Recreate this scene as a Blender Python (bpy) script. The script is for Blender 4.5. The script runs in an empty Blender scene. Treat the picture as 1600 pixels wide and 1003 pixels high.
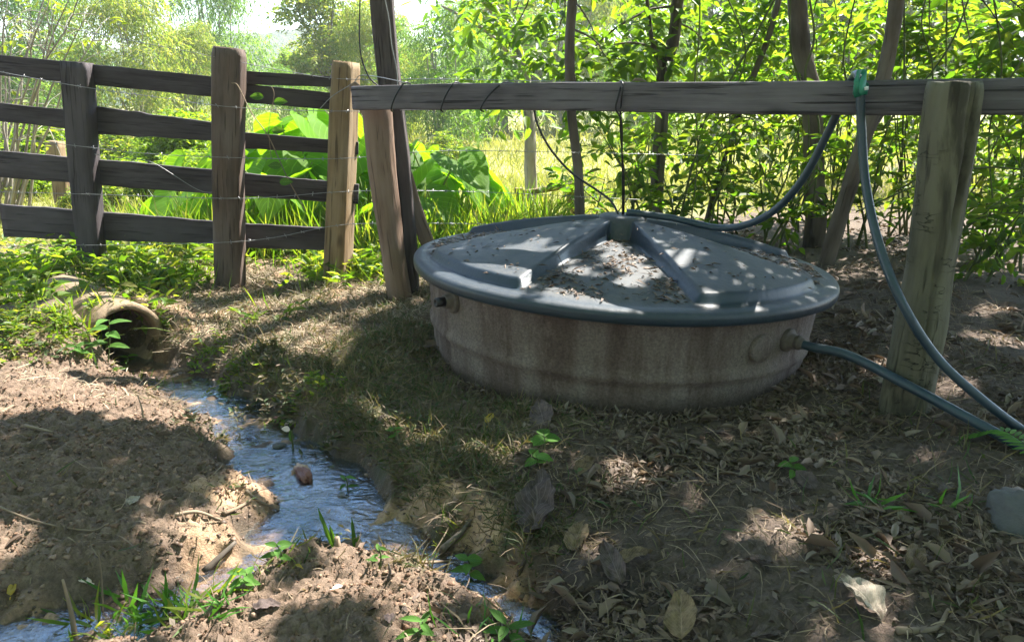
import bpy, math, random
import numpy as np
from mathutils import Vector, Matrix
R = np.random.default_rng(11)
random.seed(4)
scene = bpy.context.scene
COL = scene.collection

# ------------------------------------------------------------------ camera geometry (eye 1.15 m above the tank's ground)
F, EYE, PITCH = 1180.0, 1.15, math.radians(15.7)
CP, SP = math.cos(PITCH), math.sin(PITCH)
SUN_AZ, SUN_EL = math.radians(46), math.radians(52)
SUN = np.array([math.sin(SUN_AZ)*math.cos(SUN_EL), math.cos(SUN_AZ)*math.cos(SUN_EL), math.sin(SUN_EL)])

def ray(px, py):
    a = (px-800)/F; b = (501.5-py)/F
    return np.array([a, CP+b*SP, -SP+b*CP])
def at(px, py, Y):
    d = ray(px, py); return np.array([0, 0, EYE])+d*(Y/d[1])
def onz(px, py, z):
    d = ray(px, py); return np.array([0, 0, EYE])+d*((z-EYE)/d[2])
def proj(P):
    P = np.atleast_2d(P); z = P[:, 2]-EYE
    d = np.maximum(P[:, 1]*CP-z*SP, 1e-3); u = P[:, 1]*SP+z*CP
    return 800+F*P[:, 0]/d, 501.5-F*u/d

# ------------------------------------------------------------------ numpy noise
_perm = np.random.default_rng(5).permutation(512)
_perm = np.concatenate([_perm, _perm, _perm])
_ga = np.random.default_rng(6).uniform(0, 2*np.pi, 512)
def perlin(x, y):
    x = np.asarray(x, float); y = np.asarray(y, float)
    xi = np.floor(x).astype(int); yi = np.floor(y).astype(int)
    xf = x-xi; yf = y-yi
    u = xf**3*(xf*(xf*6-15)+10); v = yf**3*(yf*(yf*6-15)+10)
    def g(ix, iy, dx, dy):
        a = _ga[_perm[_perm[ix & 511]+(iy & 511)] & 511]
        return np.cos(a)*dx+np.sin(a)*dy
    a = g(xi, yi, xf, yf); b = g(xi+1, yi, xf-1, yf)
    c = g(xi, yi+1, xf, yf-1); d = g(xi+1, yi+1, xf-1, yf-1)
    return 1.5*((a*(1-u)+b*u)*(1-v)+(c*(1-u)+d*u)*v)
def fbm(x, y, o=4):
    s = 0; a = 1
    for i in range(o):
        s = s+a*perlin(x*2**i+17*i, y*2**i+9*i); a *= .5
    return s
def sstep(a, b, x):
    t = np.clip((x-a)/(b-a), 0, 1); return t*t*(3-2*t)

# ------------------------------------------------------------------ mesh helpers
def link(o): COL.objects.link(o); return o
def raw_mesh(name, V, polys, mat, smooth=False, attrs=None):
    """polys: list of int arrays (n,k)"""
    me = bpy.data.meshes.new(name)
    V = np.asarray(V, np.float32)
    me.vertices.add(len(V)); me.vertices.foreach_set('co', V.ravel())
    polys = [np.asarray(p, np.int32) for p in polys if len(p)]
    nl = sum(p.size for p in polys); npoly = sum(len(p) for p in polys)
    me.loops.add(nl); me.polygons.add(npoly)
    me.loops.foreach_set('vertex_index', np.concatenate([p.ravel() for p in polys]))
    tot = np.concatenate([np.full(len(p), p.shape[1], np.int32) for p in polys])
    me.polygons.foreach_set('loop_start', (np.cumsum(tot)-tot).astype(np.int32))
    if smooth: me.polygons.foreach_set('use_smooth', np.ones(npoly, bool))
    me.update(calc_edges=True)
    for k, a in (attrs or {}).items():
        a = np.asarray(a, np.float32)
        if a.ndim == 1:
            me.attributes.new(k, 'FLOAT', 'POINT').data.foreach_set('value', a)
        else:
            me.attributes.new(k, 'FLOAT_VECTOR', 'POINT').data.foreach_set('vector', a.ravel())
    if mat: me.materials.append(mat)
    return me
def tag(o, label=None, cat=None, group=None, kind=None):
    if label: o['label'] = label
    if cat: o['category'] = cat
    if group: o['group'] = group
    if kind: o['kind'] = kind
    return o
def thing(name, label, cat, loc, group=None):
    o = link(bpy.data.objects.new(name, None)); o.empty_display_size = .1
    o.location = tuple(map(float, loc)); return tag(o, label, cat, group)
def worldpos(o):
    p = np.zeros(3)
    while o is not None: p = p+np.array(o.location); o = o.parent
    return p
class MB:
    """collects pieces into one mesh"""
    def __init__(s): s.V = []; s.P = {}; s.n = 0; s.A = {}
    def add(s, V, polys, **attrs):
        V = np.asarray(V, float); s.V.append(V)
        for p in polys:
            p = np.asarray(p, int)
            if len(p): s.P.setdefault(p.shape[1], []).append(p+s.n)
        for k, a in attrs.items(): s.A.setdefault(k, []).append(np.asarray(a, float))
        s.n += len(V); return s
    def build(s, name, mat, parent=None, smooth=True, origin=None):
        V = np.concatenate(s.V)
        if parent is not None: org = worldpos(parent)
        elif origin is not None: org = np.array(origin, float)
        else: org = np.array([V[:, 0].mean(), V[:, 1].mean(), V[:, 2].min()])
        at_ = {k: np.concatenate(a) for k, a in s.A.items()}
        at_ = {k: a for k, a in at_.items() if len(a) == len(V)}
        me = raw_mesh(name, V-org, [np.concatenate(p) for p in s.P.values()], mat, smooth, at_)
        o = link(bpy.data.objects.new(name, me))
        if parent is not None: o.parent = parent
        else: o.location = tuple(org)
        return o
def unit(v):
    v = np.asarray(v, float); return v/np.maximum(np.linalg.norm(v, axis=-1, keepdims=True), 1e-9)
def smooth_path(P, n):
    """Catmull-Rom through P, n samples per span"""
    P = np.asarray(P, float)
    Q = np.vstack([2*P[0]-P[1], P, 2*P[-1]-P[-2]]); out = []
    for i in range(len(P)-1):
        t = np.linspace(0, 1, n, endpoint=False)[:, None]
        a, b, c, d = Q[i:i+4]
        out.append(.5*((2*b)+(c-a)*t+(2*a-5*b+4*c-d)*t*t+(3*b-a-3*c+d)*t**3))
    return np.vstack(out+[P[-1:]])
def sweep(path, sec, scale=None, up=(0, 0, 1), jitter=0, jf=6., seed=0, cap=True, twist=None):
    path = np.asarray(path, float); n = len(path); sec = np.asarray(sec, float); m = len(sec)
    t = unit(np.gradient(path, axis=0)); up = np.broadcast_to(np.asarray(up, float), (n, 3))
    side = unit(np.cross(t, up)); upv = np.cross(side, t)
    L = np.concatenate([[0], np.cumsum(np.linalg.norm(np.diff(path, axis=0), axis=1))])
    sc = np.ones(n) if scale is None else np.asarray(scale, float)
    sc2 = np.repeat(sc[:, None], 2, 1) if sc.ndim == 1 else sc
    S = sec[None]*sc2[:, None, :]
    if jitter:
        ang = np.arctan2(sec[:, 1], sec[:, 0])
        nx = (L[:, None]*jf+seed*13.7+np.cos(ang)*1.7); ny = (np.sin(ang)*1.7+seed*3.1+np.zeros_like(L)[:, None]+L[:, None]*.3)
        S = S*(1+jitter*(fbm(nx, ny, 3)))[:, :, None]
    V = path[:, None]+side[:, None]*S[..., :1]+upv[:, None]*S[..., 1:]
    V = V.reshape(-1, 3)
    g = np.stack([np.repeat(L, m)+seed*3.3, np.tile(sec[:, 0], n)*np.repeat(sc2[:, 0], m)+seed*.37, np.tile(sec[:, 1], n)*np.repeat(sc2[:, 1], m)], 1)
    i = np.arange(n-1)[:, None]*m; j = np.arange(m)[None]; k = (j+1) % m
    Q = np.stack([i+j, i+k, i+m+k, i+m+j], -1).reshape(-1, 4)
    T = np.zeros((0, 3), int)
    if cap:
        V = np.vstack([V, path[:1], path[-1:]]); g = np.vstack([g, [seed*3.3, seed*.37, 0], [L[-1]+seed*3.3, seed*.37, 0]])
        j = np.arange(m); k = (j+1) % m; b = (n-1)*m
        T = np.vstack([np.stack([k, j, np.full(m, n*m)], 1), np.stack([b+j, b+k, np.full(m, n*m+1)], 1)])
    return V, [Q, T], g
def circ(r, m=8):
    a = np.linspace(0, 2*np.pi, m, endpoint=False); return np.stack([np.cos(a), np.sin(a)], 1)*r
def rrect(w, h, r, k=3, ex=4):
    """rounded rectangle section with extra points along the sides"""
    pts = []
    cs = [(w/2-r, h/2-r, 0), (-w/2+r, h/2-r, 90), (-w/2+r, -h/2+r, 180), (w/2-r, -h/2+r, 270)]
    for q, (cx, cy, a0) in enumerate(cs):
        for a in np.radians(np.linspace(a0, a0+90, k)): pts.append((cx+r*math.cos(a), cy+r*math.sin(a)))
        nx, ny, na = cs[(q+1) % 4]; a = math.radians(na)
        e = np.array(pts[-1]); f = np.array([nx+r*math.cos(a), ny+r*math.sin(a)])
        for t in np.linspace(0, 1, ex+2)[1:-1]: pts.append(tuple(e*(1-t)+f*t))
    return np.array(pts)
def tube(mb, P, r, m=6, up=(0, 1, .01), jitter=0, seed=0, jf=6.):
    P = np.asarray(P, float); r = np.broadcast_to(np.asarray(r, float), (len(P),))
    V, p, g = sweep(P, circ(1, m), r, up, jitter, jf, seed); mb.add(V, p, gr=g); return mb

# leaf batches --------------------------------------------------------------------------------------------------------
def leaf_geo(C, D, N, L, W, shape='oval', curl=.12, fold=.25):
    """C centre of leaf base, D direction of midrib, N rough normal, L length, W width"""
    n = len(C); D = unit(D); S = unit(np.cross(D, N)); N = np.cross(S, D)
    L = np.broadcast_to(L, (n,))[:, None]; W = np.broadcast_to(W, (n,))[:, None]
    P = lambda t, s, h: C+D*(t*L)+S*(s*W*.5)+N*(h*W-curl*L*t*t)
    if shape == 'dia':
        V = np.stack([P(0, 0, 0), P(.4, 1, fold), P(1, 0, 0), P(.4, -1, fold)], 1); base = 4
        q = np.array([[0, 1, 2, 3]]); tr = np.zeros((0, 3), int)
    elif shape == 'blade':
        V = np.stack([P(0, -.6, 0), P(0, .6, 0), P(.5, 1, 0), P(.5, -1, 0), P(1, 0, 0)], 1); base = 5
        q = np.array([[0, 1, 2, 3]]); tr = np.array([[3, 2, 4]])
    else:
        a, b = (.85, .8) if shape == 'oval' else (1., .5)
        V = np.stack([P(0, 0, 0), P(.25, a, fold), P(.62, b, fold), P(1, 0, 0), P(.62, -b, fold), P(.25, -a, fold), P(.25, 0, 0), P(.62, 0, 0)], 1); base = 8
        q = np.array([[1, 6, 7, 2], [6, 5, 4, 7]]); tr = np.array([[0, 6, 1], [0, 5, 6], [2, 7, 3], [7, 4, 3]])
    off = (np.arange(n)*base)[:, None, None]
    return V.reshape(-1, 3), [(q[None]+off).reshape(-1, 4), (tr[None]+off).reshape(-1, 3)]
def rdir(n, up=0., flat=1.):
    d = R.normal(size=(n, 3)); d[:, 2] = d[:, 2]*flat+up; return unit(d)

# ------------------------------------------------------------------ material helpers
class NT:
    def __init__(s, name):
        s.m = bpy.data.materials.new(name); s.m.use_nodes = True; s.t = s.m.node_tree; s.t.nodes.clear()
    def n(s, typ, _p=None, **kw):
        x = s.t.nodes.new(typ)
        for k, v in (_p or {}).items(): setattr(x, k, v)
        for k, v in kw.items():
            k = int(k[1:]) if k[0] == '_' and k[1:].isdigit() else k.replace('_', ' ')
            i = x.inputs[k]
            if isinstance(v, bpy.types.NodeSocket): s.t.links.new(v, i)
            elif isinstance(v, bpy.types.Node): s.t.links.new(v.outputs[0], i)
            else:
                if hasattr(i.default_value, '__len__') and not hasattr(v, '__len__'): v = (v,)*len(i.default_value)
                if hasattr(v, '__len__') and len(i.default_value) == 4 and len(v) == 3: v = (*v, 1)
                i.default_value = v
        return x
    def ramp(s, fac, stops, interp='LINEAR'):
        x = s.n('ShaderNodeValToRGB', Fac=fac); e = x.color_ramp.elements; x.color_ramp.interpolation = interp
        while len(e) < len(stops): e.new(.5)
        for q, (p, c) in zip(e, stops):
            q.position = p; q.color = (*c, 1) if hasattr(c, '__len__') else (c, c, c, 1)
        return x.outputs[0]
    def noise(s, vec, scale, detail=4, rough=.55, dim='3D', out=0, dist=0.):
        return s.n('ShaderNodeTexNoise', {'noise_dimensions': dim}, Vector=vec, Scale=scale, Detail=detail, Roughness=rough, Distortion=dist).outputs[out]
    def mix(s, fac, a, b, mode='MIX'):
        x = s.n('ShaderNodeMix', {'data_type': 'RGBA', 'blend_type': mode}, _0=fac, _6=a, _7=b); return x.outputs[2]
    def math(s, op, a, b=0., c=0.):
        return s.n('ShaderNodeMath', {'operation': op}, _0=a, _1=b, _2=c).outputs[0]
    def attr(s, name, out=2):
        return s.n('ShaderNodeAttribute', {'attribute_name': name}).outputs[out]
    def scl(s, vec, v):
        return s.n('ShaderNodeVectorMath', {'operation': 'MULTIPLY'}, _0=vec, _1=v).outputs[0]
    def obj(s): return s.n('ShaderNodeTexCoord').outputs['Object']
    def pos(s): return s.n('ShaderNodeNewGeometry').outputs['Position']
    def bump(s, h, dist=.01, strength=1., normal=None):
        kw = dict(Height=h, Distance=dist, Strength=strength)
        if normal is not None: kw['Normal'] = normal
        return s.n('ShaderNodeBump', **kw).outputs[0]
    def out(s, sh, disp=None):
        o = s.n('ShaderNodeOutputMaterial'); s.t.links.new(sh if isinstance(sh, bpy.types.NodeSocket) else sh.outputs[0], o.inputs[0]); return s.m
    def pbr(s, col, rough=.8, normal=None, spec=.3, metal=0., **kw):
        a = dict(Base_Color=col, Roughness=rough, Metallic=metal, **kw)
        if normal is not None: a['Normal'] = normal
        x = s.n('ShaderNodeBsdfPrincipled', **a); x.inputs['Specular IOR Level'].default_value = spec
        return x

def leaf_mat(name, cols, trans=(1.5, 1.6, .5), tf=.5, rough=.45, spec=.4):
    t = NT(name)
    g = t.n('ShaderNodeNewGeometry'); rnd = g.outputs['Random Per Island']
    k = len(cols)
    c = t.ramp(rnd, [(i/(k-1) if k > 1 else 0, q) for i, q in enumerate(cols)])
    v = t.noise(t.obj(), 1.3, 2)
    c = t.mix(1., c, t.ramp(v, [(.3, .72), (.7, 1.25)]), 'MULTIPLY')
    b = t.pbr(c, rough, None, spec)
    tr = t.n('ShaderNodeBsdfTranslucent', Color=t.mix(1., c, trans, 'MULTIPLY'))
    return t.out(t.n('ShaderNodeMixShader', _0=tf, _1=b, _2=tr))

def wood_mat(name, dark, light, grey, crack=.6, gscale=42, bump=.004, rough=.85, cross=0.):
    t = NT(name); g = t.attr('gr', 1)
    n1 = t.noise(t.scl(g, (2.2, gscale, gscale)), 1, 6, .65)
    n2 = t.noise(t.scl(g, (1., 3., 3.)), 2.2, 4)
    n3 = t.noise(t.scl(g, (3.2, gscale*2.2, gscale*2.2)), 1, 3, .5)
    c = t.ramp(n1, [(.28, dark), (.62, light), (.85, grey)])
    c = t.mix(t.ramp(n2, [(.38, 0.), (.68, .75)]), c, grey)
    cr = t.ramp(n3, [(.32, 1.), (.4, 0.)])
    c = t.mix(t.math('MULTIPLY', cr, crack), c, tuple(q*.25 for q in dark))
    kn = t.n('ShaderNodeTexVoronoi', {'feature': 'F1'}, Vector=t.scl(g, (2.1, 5, 5)), Scale=1.).outputs[0]
    c = t.mix(t.ramp(kn, [(.06, .7), (.14, 0.)]), c, tuple(q*.4 for q in dark))
    h = t.math('SUBTRACT', n1, t.math('MULTIPLY', cr, .5))
    big = t.ramp(t.noise(t.scl(g, (1.1, gscale*.8, gscale*.8)), 1, 2, .4, dist=.4), [(.30, 1.), (.335, 0.)])
    c = t.mix(t.math('MULTIPLY', big, crack*.9), c, tuple(q*.2 for q in dark)); h = t.math('SUBTRACT', h, t.math('MULTIPLY', big, .8))
    if cross:
        c = t.mix(t.ramp(t.noise(t.scl(g, (1.6, 7., 7.)), 1, 5, .65, dist=.5), [(.5, 0.), (.62, .8)]), c, tuple(q*.55 for q in dark))
        cn = t.noise(t.scl(g, (17., 5., 5.)), 1, 3, .6, dist=.3); ln = t.ramp(t.math('ABSOLUTE', t.math('SUBTRACT', cn, .5)), [(.003, 1.), (.011, 0.)])
        ln = t.math('MULTIPLY', ln, t.ramp(t.noise(t.scl(g, (5., 9., 9.)), 1, 2), [(.47, 0.), (.6, cross)]))
        c = t.mix(ln, c, tuple(q*.25 for q in dark)); h = t.math('SUBTRACT', h, t.math('MULTIPLY', ln, .6))
    return t.out(t.pbr(c, rough, t.bump(h, bump), .25))
# ------------------------------------------------------------------ materials
M = {}
def leafy():
    M['thicket'] = leaf_mat('thicket_leaf', [(.04, .10, .02), (.065, .135, .022), (.10, .15, .03), (.09, .17, .025), (.15, .17, .045)], (2.3, 2.25, .5), .66, .5, .25)
    M['canopy'] = leaf_mat('canopy_leaf', [(.045, .10, .018), (.08, .14, .024), (.12, .17, .03)], (2.2, 2.2, .5), .62)
    M['pale'] = leaf_mat('pale_leaf', [(.10, .18, .04), (.16, .23, .05), (.24, .28, .07), (.29, .28, .09)], (1.6, 1.6, .6), .6, .5)
    M['bamboo'] = leaf_mat('bamboo_leaf', [(.07, .16, .04), (.12, .22, .05), (.18, .26, .065)], (1.6, 1.6, .6), .6, .5)
    M['bush'] = leaf_mat('bush_leaf', [(.09, .17, .02), (.14, .22, .03), (.2, .27, .045)], (1.8, 1.8, .4), .66)
    M['weed'] = leaf_mat('weed_leaf', [(.055, .12, .018), (.10, .18, .025), (.17, .23, .04), (.22, .22, .07)], (1.8, 1.8, .4), .6)
    M['fresh'] = leaf_mat('fresh_leaf', [(.05, .15, .03), (.08, .2, .03)], (1.5, 1.5, .5), .45)
    M['lime'] = leaf_mat('lime_leaf', [(.16, .22, .03), (.2, .24, .04)], (1.4, 1.4, .5), .5)
    M['pasture'] = leaf_mat('pasture_grass', [(.18, .21, .05), (.26, .27, .075), (.34, .31, .12)], (1.3, 1.3, .6), .45, .6)
    M['turf'] = leaf_mat('bank_grass', [(.035, .07, .018), (.07, .095, .03), (.12, .10, .055), (.19, .15, .09), (.10, .075, .05)], (1.4, 1.4, .6), .35, .6)
    M['straw'] = leaf_mat('dry_straw', [(.10, .068, .045), (.21, .155, .105), (.32, .245, .165), (.085, .058, .04), (.14, .10, .07)], (1.1, 1., .8), .15, .7, .2)
    M['pale_straw'] = leaf_mat('pale_straw', [(.30, .235, .155), (.42, .345, .24), (.52, .44, .32), (.2, .15, .1)], (1.1, 1., .8), .15, .7, .2)
    M['litter'] = leaf_mat('dead_leaf', [(.10, .068, .05), (.16, .115, .09), (.22, .16, .12), (.07, .048, .038), (.25, .2, .16)], (1.1, 1., .7), .12, .65, .25)
    M['yellow'] = leaf_mat('yellow_leaf', [(.45, .30, .03), (.5, .36, .05)], (1.2, 1.1, .4), .4)
    M['orange'] = leaf_mat('orange_leaf', [(.5, .17, .02)], (1.2, 1., .4), .3)
leafy()
def vein_leaf(name, c1, c2, tf=.45, trans=(1.6, 1.7, .4), ns=9., rough=.4):
    """large leaf blade: attribute uvw = (along 0..1, across -1..1, random)"""
    t = NT(name); g = t.attr('uvw', 1)
    sx = t.n('ShaderNodeSeparateXYZ', _0=g); a, b, r = sx.outputs
    ab = t.math('ABSOLUTE', b)
    st = t.math('SUBTRACT', t.math('MULTIPLY', a, ns), t.math('MULTIPLY', ab, ns*.35))
    fr = t.math('ABSOLUTE', t.math('SUBTRACT', t.math('FRACT', st), .5))
    vein = t.math('MAXIMUM', t.ramp(fr, [(.02, 1.), (.07, 0.)]), t.ramp(ab, [(.02, 1.), (.05, 0.)]))
    c = t.mix(t.noise(t.obj(), 9, 3), c1, c2)
    c = t.mix(1., c, t.ramp(r, [(0, .7), (1, 1.25)]), 'MULTIPLY')
    if tf < .2:
        c = t.mix(1., c, t.ramp(t.noise(t.obj(), 38, 5, .7), [(.3, .35), (.6, 1.15)]), 'MULTIPLY'); c = t.mix(t.ramp(t.noise(t.obj(), 22, 3), [(.55, 0.), (.62, .7)]), c, (.07, .05, .038))
    c = t.mix(t.math('MULTIPLY', vein, .45), c, tuple(min(1, q*1.6+.03) for q in c2))
    sh = t.pbr(c, rough+.12, t.bump(t.math('SUBTRACT', 1., vein), .003, .5), .15)
    tr = t.n('ShaderNodeBsdfTranslucent', Color=t.mix(1., c, trans, 'MULTIPLY'))
    return t.out(t.n('ShaderNodeMixShader', _0=tf, _1=sh, _2=tr))
M['taro'] = vein_leaf('taro_leaf', (.09, .22, .02), (.15, .27, .03), .62, (2.2, 2.1, .4))
M['dead_grey'] = vein_leaf('grey_dead_leaf', (.085, .062, .058), (.14, .105, .098), .1, (1.1, 1, .8), 12, .6)
M['dead_tan'] = vein_leaf('tan_dead_leaf', (.13, .09, .055), (.21, .15, .088), .15, (1.1, 1, .7), 12, .6)
M['dead_white'] = vein_leaf('pale_dead_leaf', (.27, .225, .18), (.38, .32, .26), .1, (1., 1, .8), 10, .6)
M['plant'] = vein_leaf('seedling_leaf', (.07, .17, .035), (.11, .22, .045), .45, (1.5, 1.5, .4), 6, .4)
M['fern'] = vein_leaf('fern_leaf', (.07, .19, .03), (.11, .24, .04), .45, (1.5, 1.5, .4), 6, .45)

M['board'] = wood_mat('weathered_board', (.026, .021, .023), (.056, .046, .049), (.095, .083, .09), .6)
M['postwood'] = wood_mat('old_post_wood', (.05, .034, .026), (.11, .075, .058), (.15, .12, .11), .7, 36, .006)
M['gatepost'] = wood_mat('split_post_wood', (.10, .065, .035), (.23, .155, .085), (.30, .23, .15), .7, 36, .006)
M['brownpost'] = wood_mat('brown_post_wood', (.10, .062, .042), (.20, .13, .092), (.23, .17, .135), .55, 34, .005)
M['darkpole'] = wood_mat('dark_pole_wood', (.03, .024, .024), (.07, .056, .056), (.13, .11, .11), .7, 40, .006)
M['rail'] = wood_mat('grey_rail_wood', (.046, .041, .047), (.105, .093, .104), (.17, .155, .17), .7, 50, .005)
M['round'] = wood_mat('greenish_round_post', (.05, .045, .032), (.108, .10, .068), (.15, .142, .10), .75, 14, .009, cross=.9)
M['bark'] = wood_mat('tree_bark', (.035, .027, .022), (.09, .07, .056), (.17, .145, .12), .5, 16, .008)
M['palebark'] = wood_mat('pale_bark', (.13, .11, .09), (.24, .21, .17), (.36, .33, .28), .35, 14, .006)
M['stick'] = wood_mat('dry_stick', (.09, .06, .04), (.2, .145, .1), (.32, .25, .18), .4, 60, .002)
M['vine'] = wood_mat('green_stem', (.04, .06, .018), (.075, .10, .03), (.11, .12, .05), .2, 30, .001)
M['stalk'] = wood_mat('stalk', (.09, .15, .03), (.15, .21, .05), (.2, .24, .08), .1, 30, .001)

def simple(name, col, rough=.5, spec=.4, metal=0., n=0., ns=20., bump=0.):
    t = NT(name); v = t.noise(t.obj(), ns, 4)
    c = t.mix(1., col, t.ramp(v, [(.25, 1-n), (.75, 1+n)]), 'MULTIPLY') if n else col
    return t.out(t.pbr(c, rough, t.bump(v, bump) if bump else None, spec, metal))
M['cable'] = simple('black_cable', (.012, .012, .014), .45, n=.3)
M['wire'] = simple('galvanised_wire', (.26, .26, .26), .45, .5, .7, .3, 60)
M['ribbon'] = simple('green_ribbon', (.012, .16, .10), .35, .5, 0, .3, 25, .002)
M['rim_white'] = simple('white_label', (.6, .62, .6), .5, .4, 0, .1)

def hose():
    t = NT('black_poly_hose'); p = t.obj()
    d = t.noise(p, 9, 5, .6); s = t.noise(p, 60, 3)
    c = t.mix(t.ramp(d, [(.35, 0.), (.75, .7)]), (.013, .030, .046), (.042, .068, .09))
    return t.out(t.pbr(c, t.ramp(s, [(.3, .32), (.7, .55)]), t.bump(s, .001, .5), .5))
M['hose'] = hose()

def tankwall():
    t = NT('fibre_cement_wall'); p = t.obj(); z = t.n('ShaderNodeSeparateXYZ', _0=p).outputs[2]
    n1 = t.noise(p, 4, 6, .65); n2 = t.noise(t.scl(p, (9, 9, 1.1)), 1, 5, .6); g = t.noise(p, 95, 4, .7); m = t.noise(p, 45, 4)
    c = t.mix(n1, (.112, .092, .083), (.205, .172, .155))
    c = t.mix(t.ramp(n2, [(.40, 0.), (.62, .85)]), c, (.075, .052, .045))
    c = t.mix(t.ramp(t.noise(t.scl(p, (5, 5, 2.2)), 1, 6, .7), [(.56, 0.), (.68, .55)]), c, (.27, .225, .195))
    low = t.ramp(t.math('ADD', z, t.math('MULTIPLY', n1, .12)), [(.0, 1.), (.13, 0.)])
    c = t.mix(t.math('MULTIPLY', low, .4), c, (.24, .185, .155))
    mud = t.ramp(t.math('ADD', z, t.math('MULTIPLY', m, .05)), [(.02, 1.), (.09, 0.)])
    c = t.mix(t.math('MULTIPLY', mud, .8), c, (.06, .042, .034))
    pits = t.ramp(t.noise(p, 75, 2), [(.27, 1.), (.33, 0.)])
    c = t.mix(t.math('MULTIPLY', pits, .6), c, (.06, .045, .04))
    c = t.mix(1., c, t.ramp(g, [(.3, .62), (.7, 1.25)]), 'MULTIPLY')
    h = t.math('ADD', t.math('MULTIPLY', g, t.math('ADD', .35, low)), t.math('MULTIPLY', m, .6))
    return t.out(t.pbr(c, .92, t.bump(h, .011, .95), .15))
M['wall'] = tankwall()

def lidmat():
    t = NT('dusty_blue_lid'); p = t.obj(); a = t.attr('dust', 2)
    n1 = t.noise(p, 5, 6, .65); n2 = t.noise(p, 40, 5, .65); n3 = t.noise(t.scl(p, (1, 1, 1)), 140, 2)
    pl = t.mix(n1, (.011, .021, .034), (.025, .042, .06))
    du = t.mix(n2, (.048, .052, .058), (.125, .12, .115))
    f = t.math('MULTIPLY', a, t.ramp(t.math('ADD', t.math('MULTIPLY', n1, .6), t.math('MULTIPLY', n2, .4)), [(.28, .35), (.62, 1.)]))
    c = t.mix(f, pl, du)
    st = t.ramp(n3, [(.26, .7), (.34, 1.)])
    c = t.mix(1., c, st, 'MULTIPLY')
    sp = t.ramp(t.noise(p, 16, 5, .7), [(.62, 0.), (.72, .7)])
    c = t.mix(t.math('MULTIPLY', sp, a), c, (.085, .07, .06))
    r = t.math('ADD', .42, t.math('MULTIPLY', f, .4))
    return t.out(t.pbr(c, r, t.bump(n2, .004, .5), .4))
M['lid'] = lidmat()

def concrete():
    t = NT('old_concrete'); p = t.obj(); n = t.noise(p, 8, 6, .65); g = t.noise(p, 120, 3)
    c = t.mix(n, (.15, .105, .07), (.31, .23, .155))
    c = t.mix(t.ramp(t.noise(p, 14, 5), [(.5, 0.), (.65, .6)]), c, (.055, .06, .03))
    c = t.mix(1., c, t.ramp(g, [(.3, .8), (.7, 1.15)]), 'MULTIPLY')
    return t.out(t.pbr(c, .92, t.bump(t.math('ADD', n, t.math('MULTIPLY', g, .3)), .008), .2))
M['concrete'] = concrete()
M['fitting'] = simple('dirty_fitting', (.10, .083, .072), .8, .3, 0, .3, 40, .003)

def stone():
    t = NT('grey_stone'); p = t.obj(); n = t.noise(p, 11, 6, .65)
    return t.out(t.pbr(t.mix(n, (.05, .05, .05), (.13, .125, .125)), .85, t.bump(n, .012), .3))
M['stone'] = stone()
def redstone():
    t = NT('wet_red_husk'); p = t.obj(); n = t.noise(p, 24, 5, .65)
    z = t.n('ShaderNodeSeparateXYZ', _0=p).outputs[1]
    return t.out(t.pbr(t.mix(t.ramp(z, [(-.02, 0.), (.02, 1.)]), t.mix(n, (.10, .035, .025), (.2, .07, .05)), (.42, .27, .17)), .4, t.bump(n, .006), .5))
M['husk'] = redstone()

def groundmat():
    t = NT('earth'); p = t.pos(); zone = t.n('ShaderNodeSeparateXYZ', _0=t.attr('zone', 1)); so, gr, li = zone.outputs
    z2 = t.n('ShaderNodeSeparateXYZ', _0=t.attr('zone2', 1)); wet, me, sed = z2.outputs
    n1 = t.noise(p, 2.2, 5, .6); n2 = t.noise(p, 15, 6, .65); n3 = t.noise(p, 85, 5, .65); n4 = t.noise(p, 300, 3, .6)
    soil = t.mix(t.ramp(n2, [(.3, 0.), (.7, 1.)]), (.09, .062, .046), (.24, .172, .126))
    soil = t.mix(t.ramp(n1, [(.4, 0.), (.65, .6)]), soil, (.165, .112, .08))
    grass = t.mix(n2, (.115, .085, .055), (.19, .145, .095))
    grass = t.mix(t.ramp(t.noise(p, 9, 5), [(.45, 0.), (.6, .55)]), grass, (.07, .095, .03))
    lit = t.mix(t.ramp(n2, [(.3, 0.), (.7, 1.)]), (.05, .036, .029), (.13, .094, .074))
    lit = t.mix(t.ramp(n1, [(.45, 0.), (.6, .7)]), lit, (.115, .086, .067))
    mead = t.mix(t.ramp(t.noise(p, .35, 5, .6), [(.3, 0.), (.7, 1.)]), (.20, .22, .06), (.36, .33, .12))
    c = t.mix(gr, soil, grass); c = t.mix(li, c, lit); c = t.mix(me, c, mead)
    c = t.mix(t.math('MULTIPLY', sed, .85), c, t.mix(n2, (.42, .24, .14), (.60, .43, .28)))
    c = t.mix(1., c, t.ramp(n3, [(.25, .62), (.75, 1.3)]), 'MULTIPLY')
    c = t.mix(1., c, t.ramp(n4, [(.25, .8), (.75, 1.2)]), 'MULTIPLY')
    wc = t.mix(1., c, (.42, .38, .36), 'MULTIPLY')
    c = t.mix(wet, c, wc)
    rough = t.math('SUBTRACT', .92, t.math('MULTIPLY', wet, .5))
    h = t.math('ADD', t.math('MULTIPLY', n3, .7), t.math('MULTIPLY', n4, .3))
    return t.out(t.pbr(c, rough, t.bump(h, .012, .9), .3))
M['ground'] = groundmat()

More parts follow.
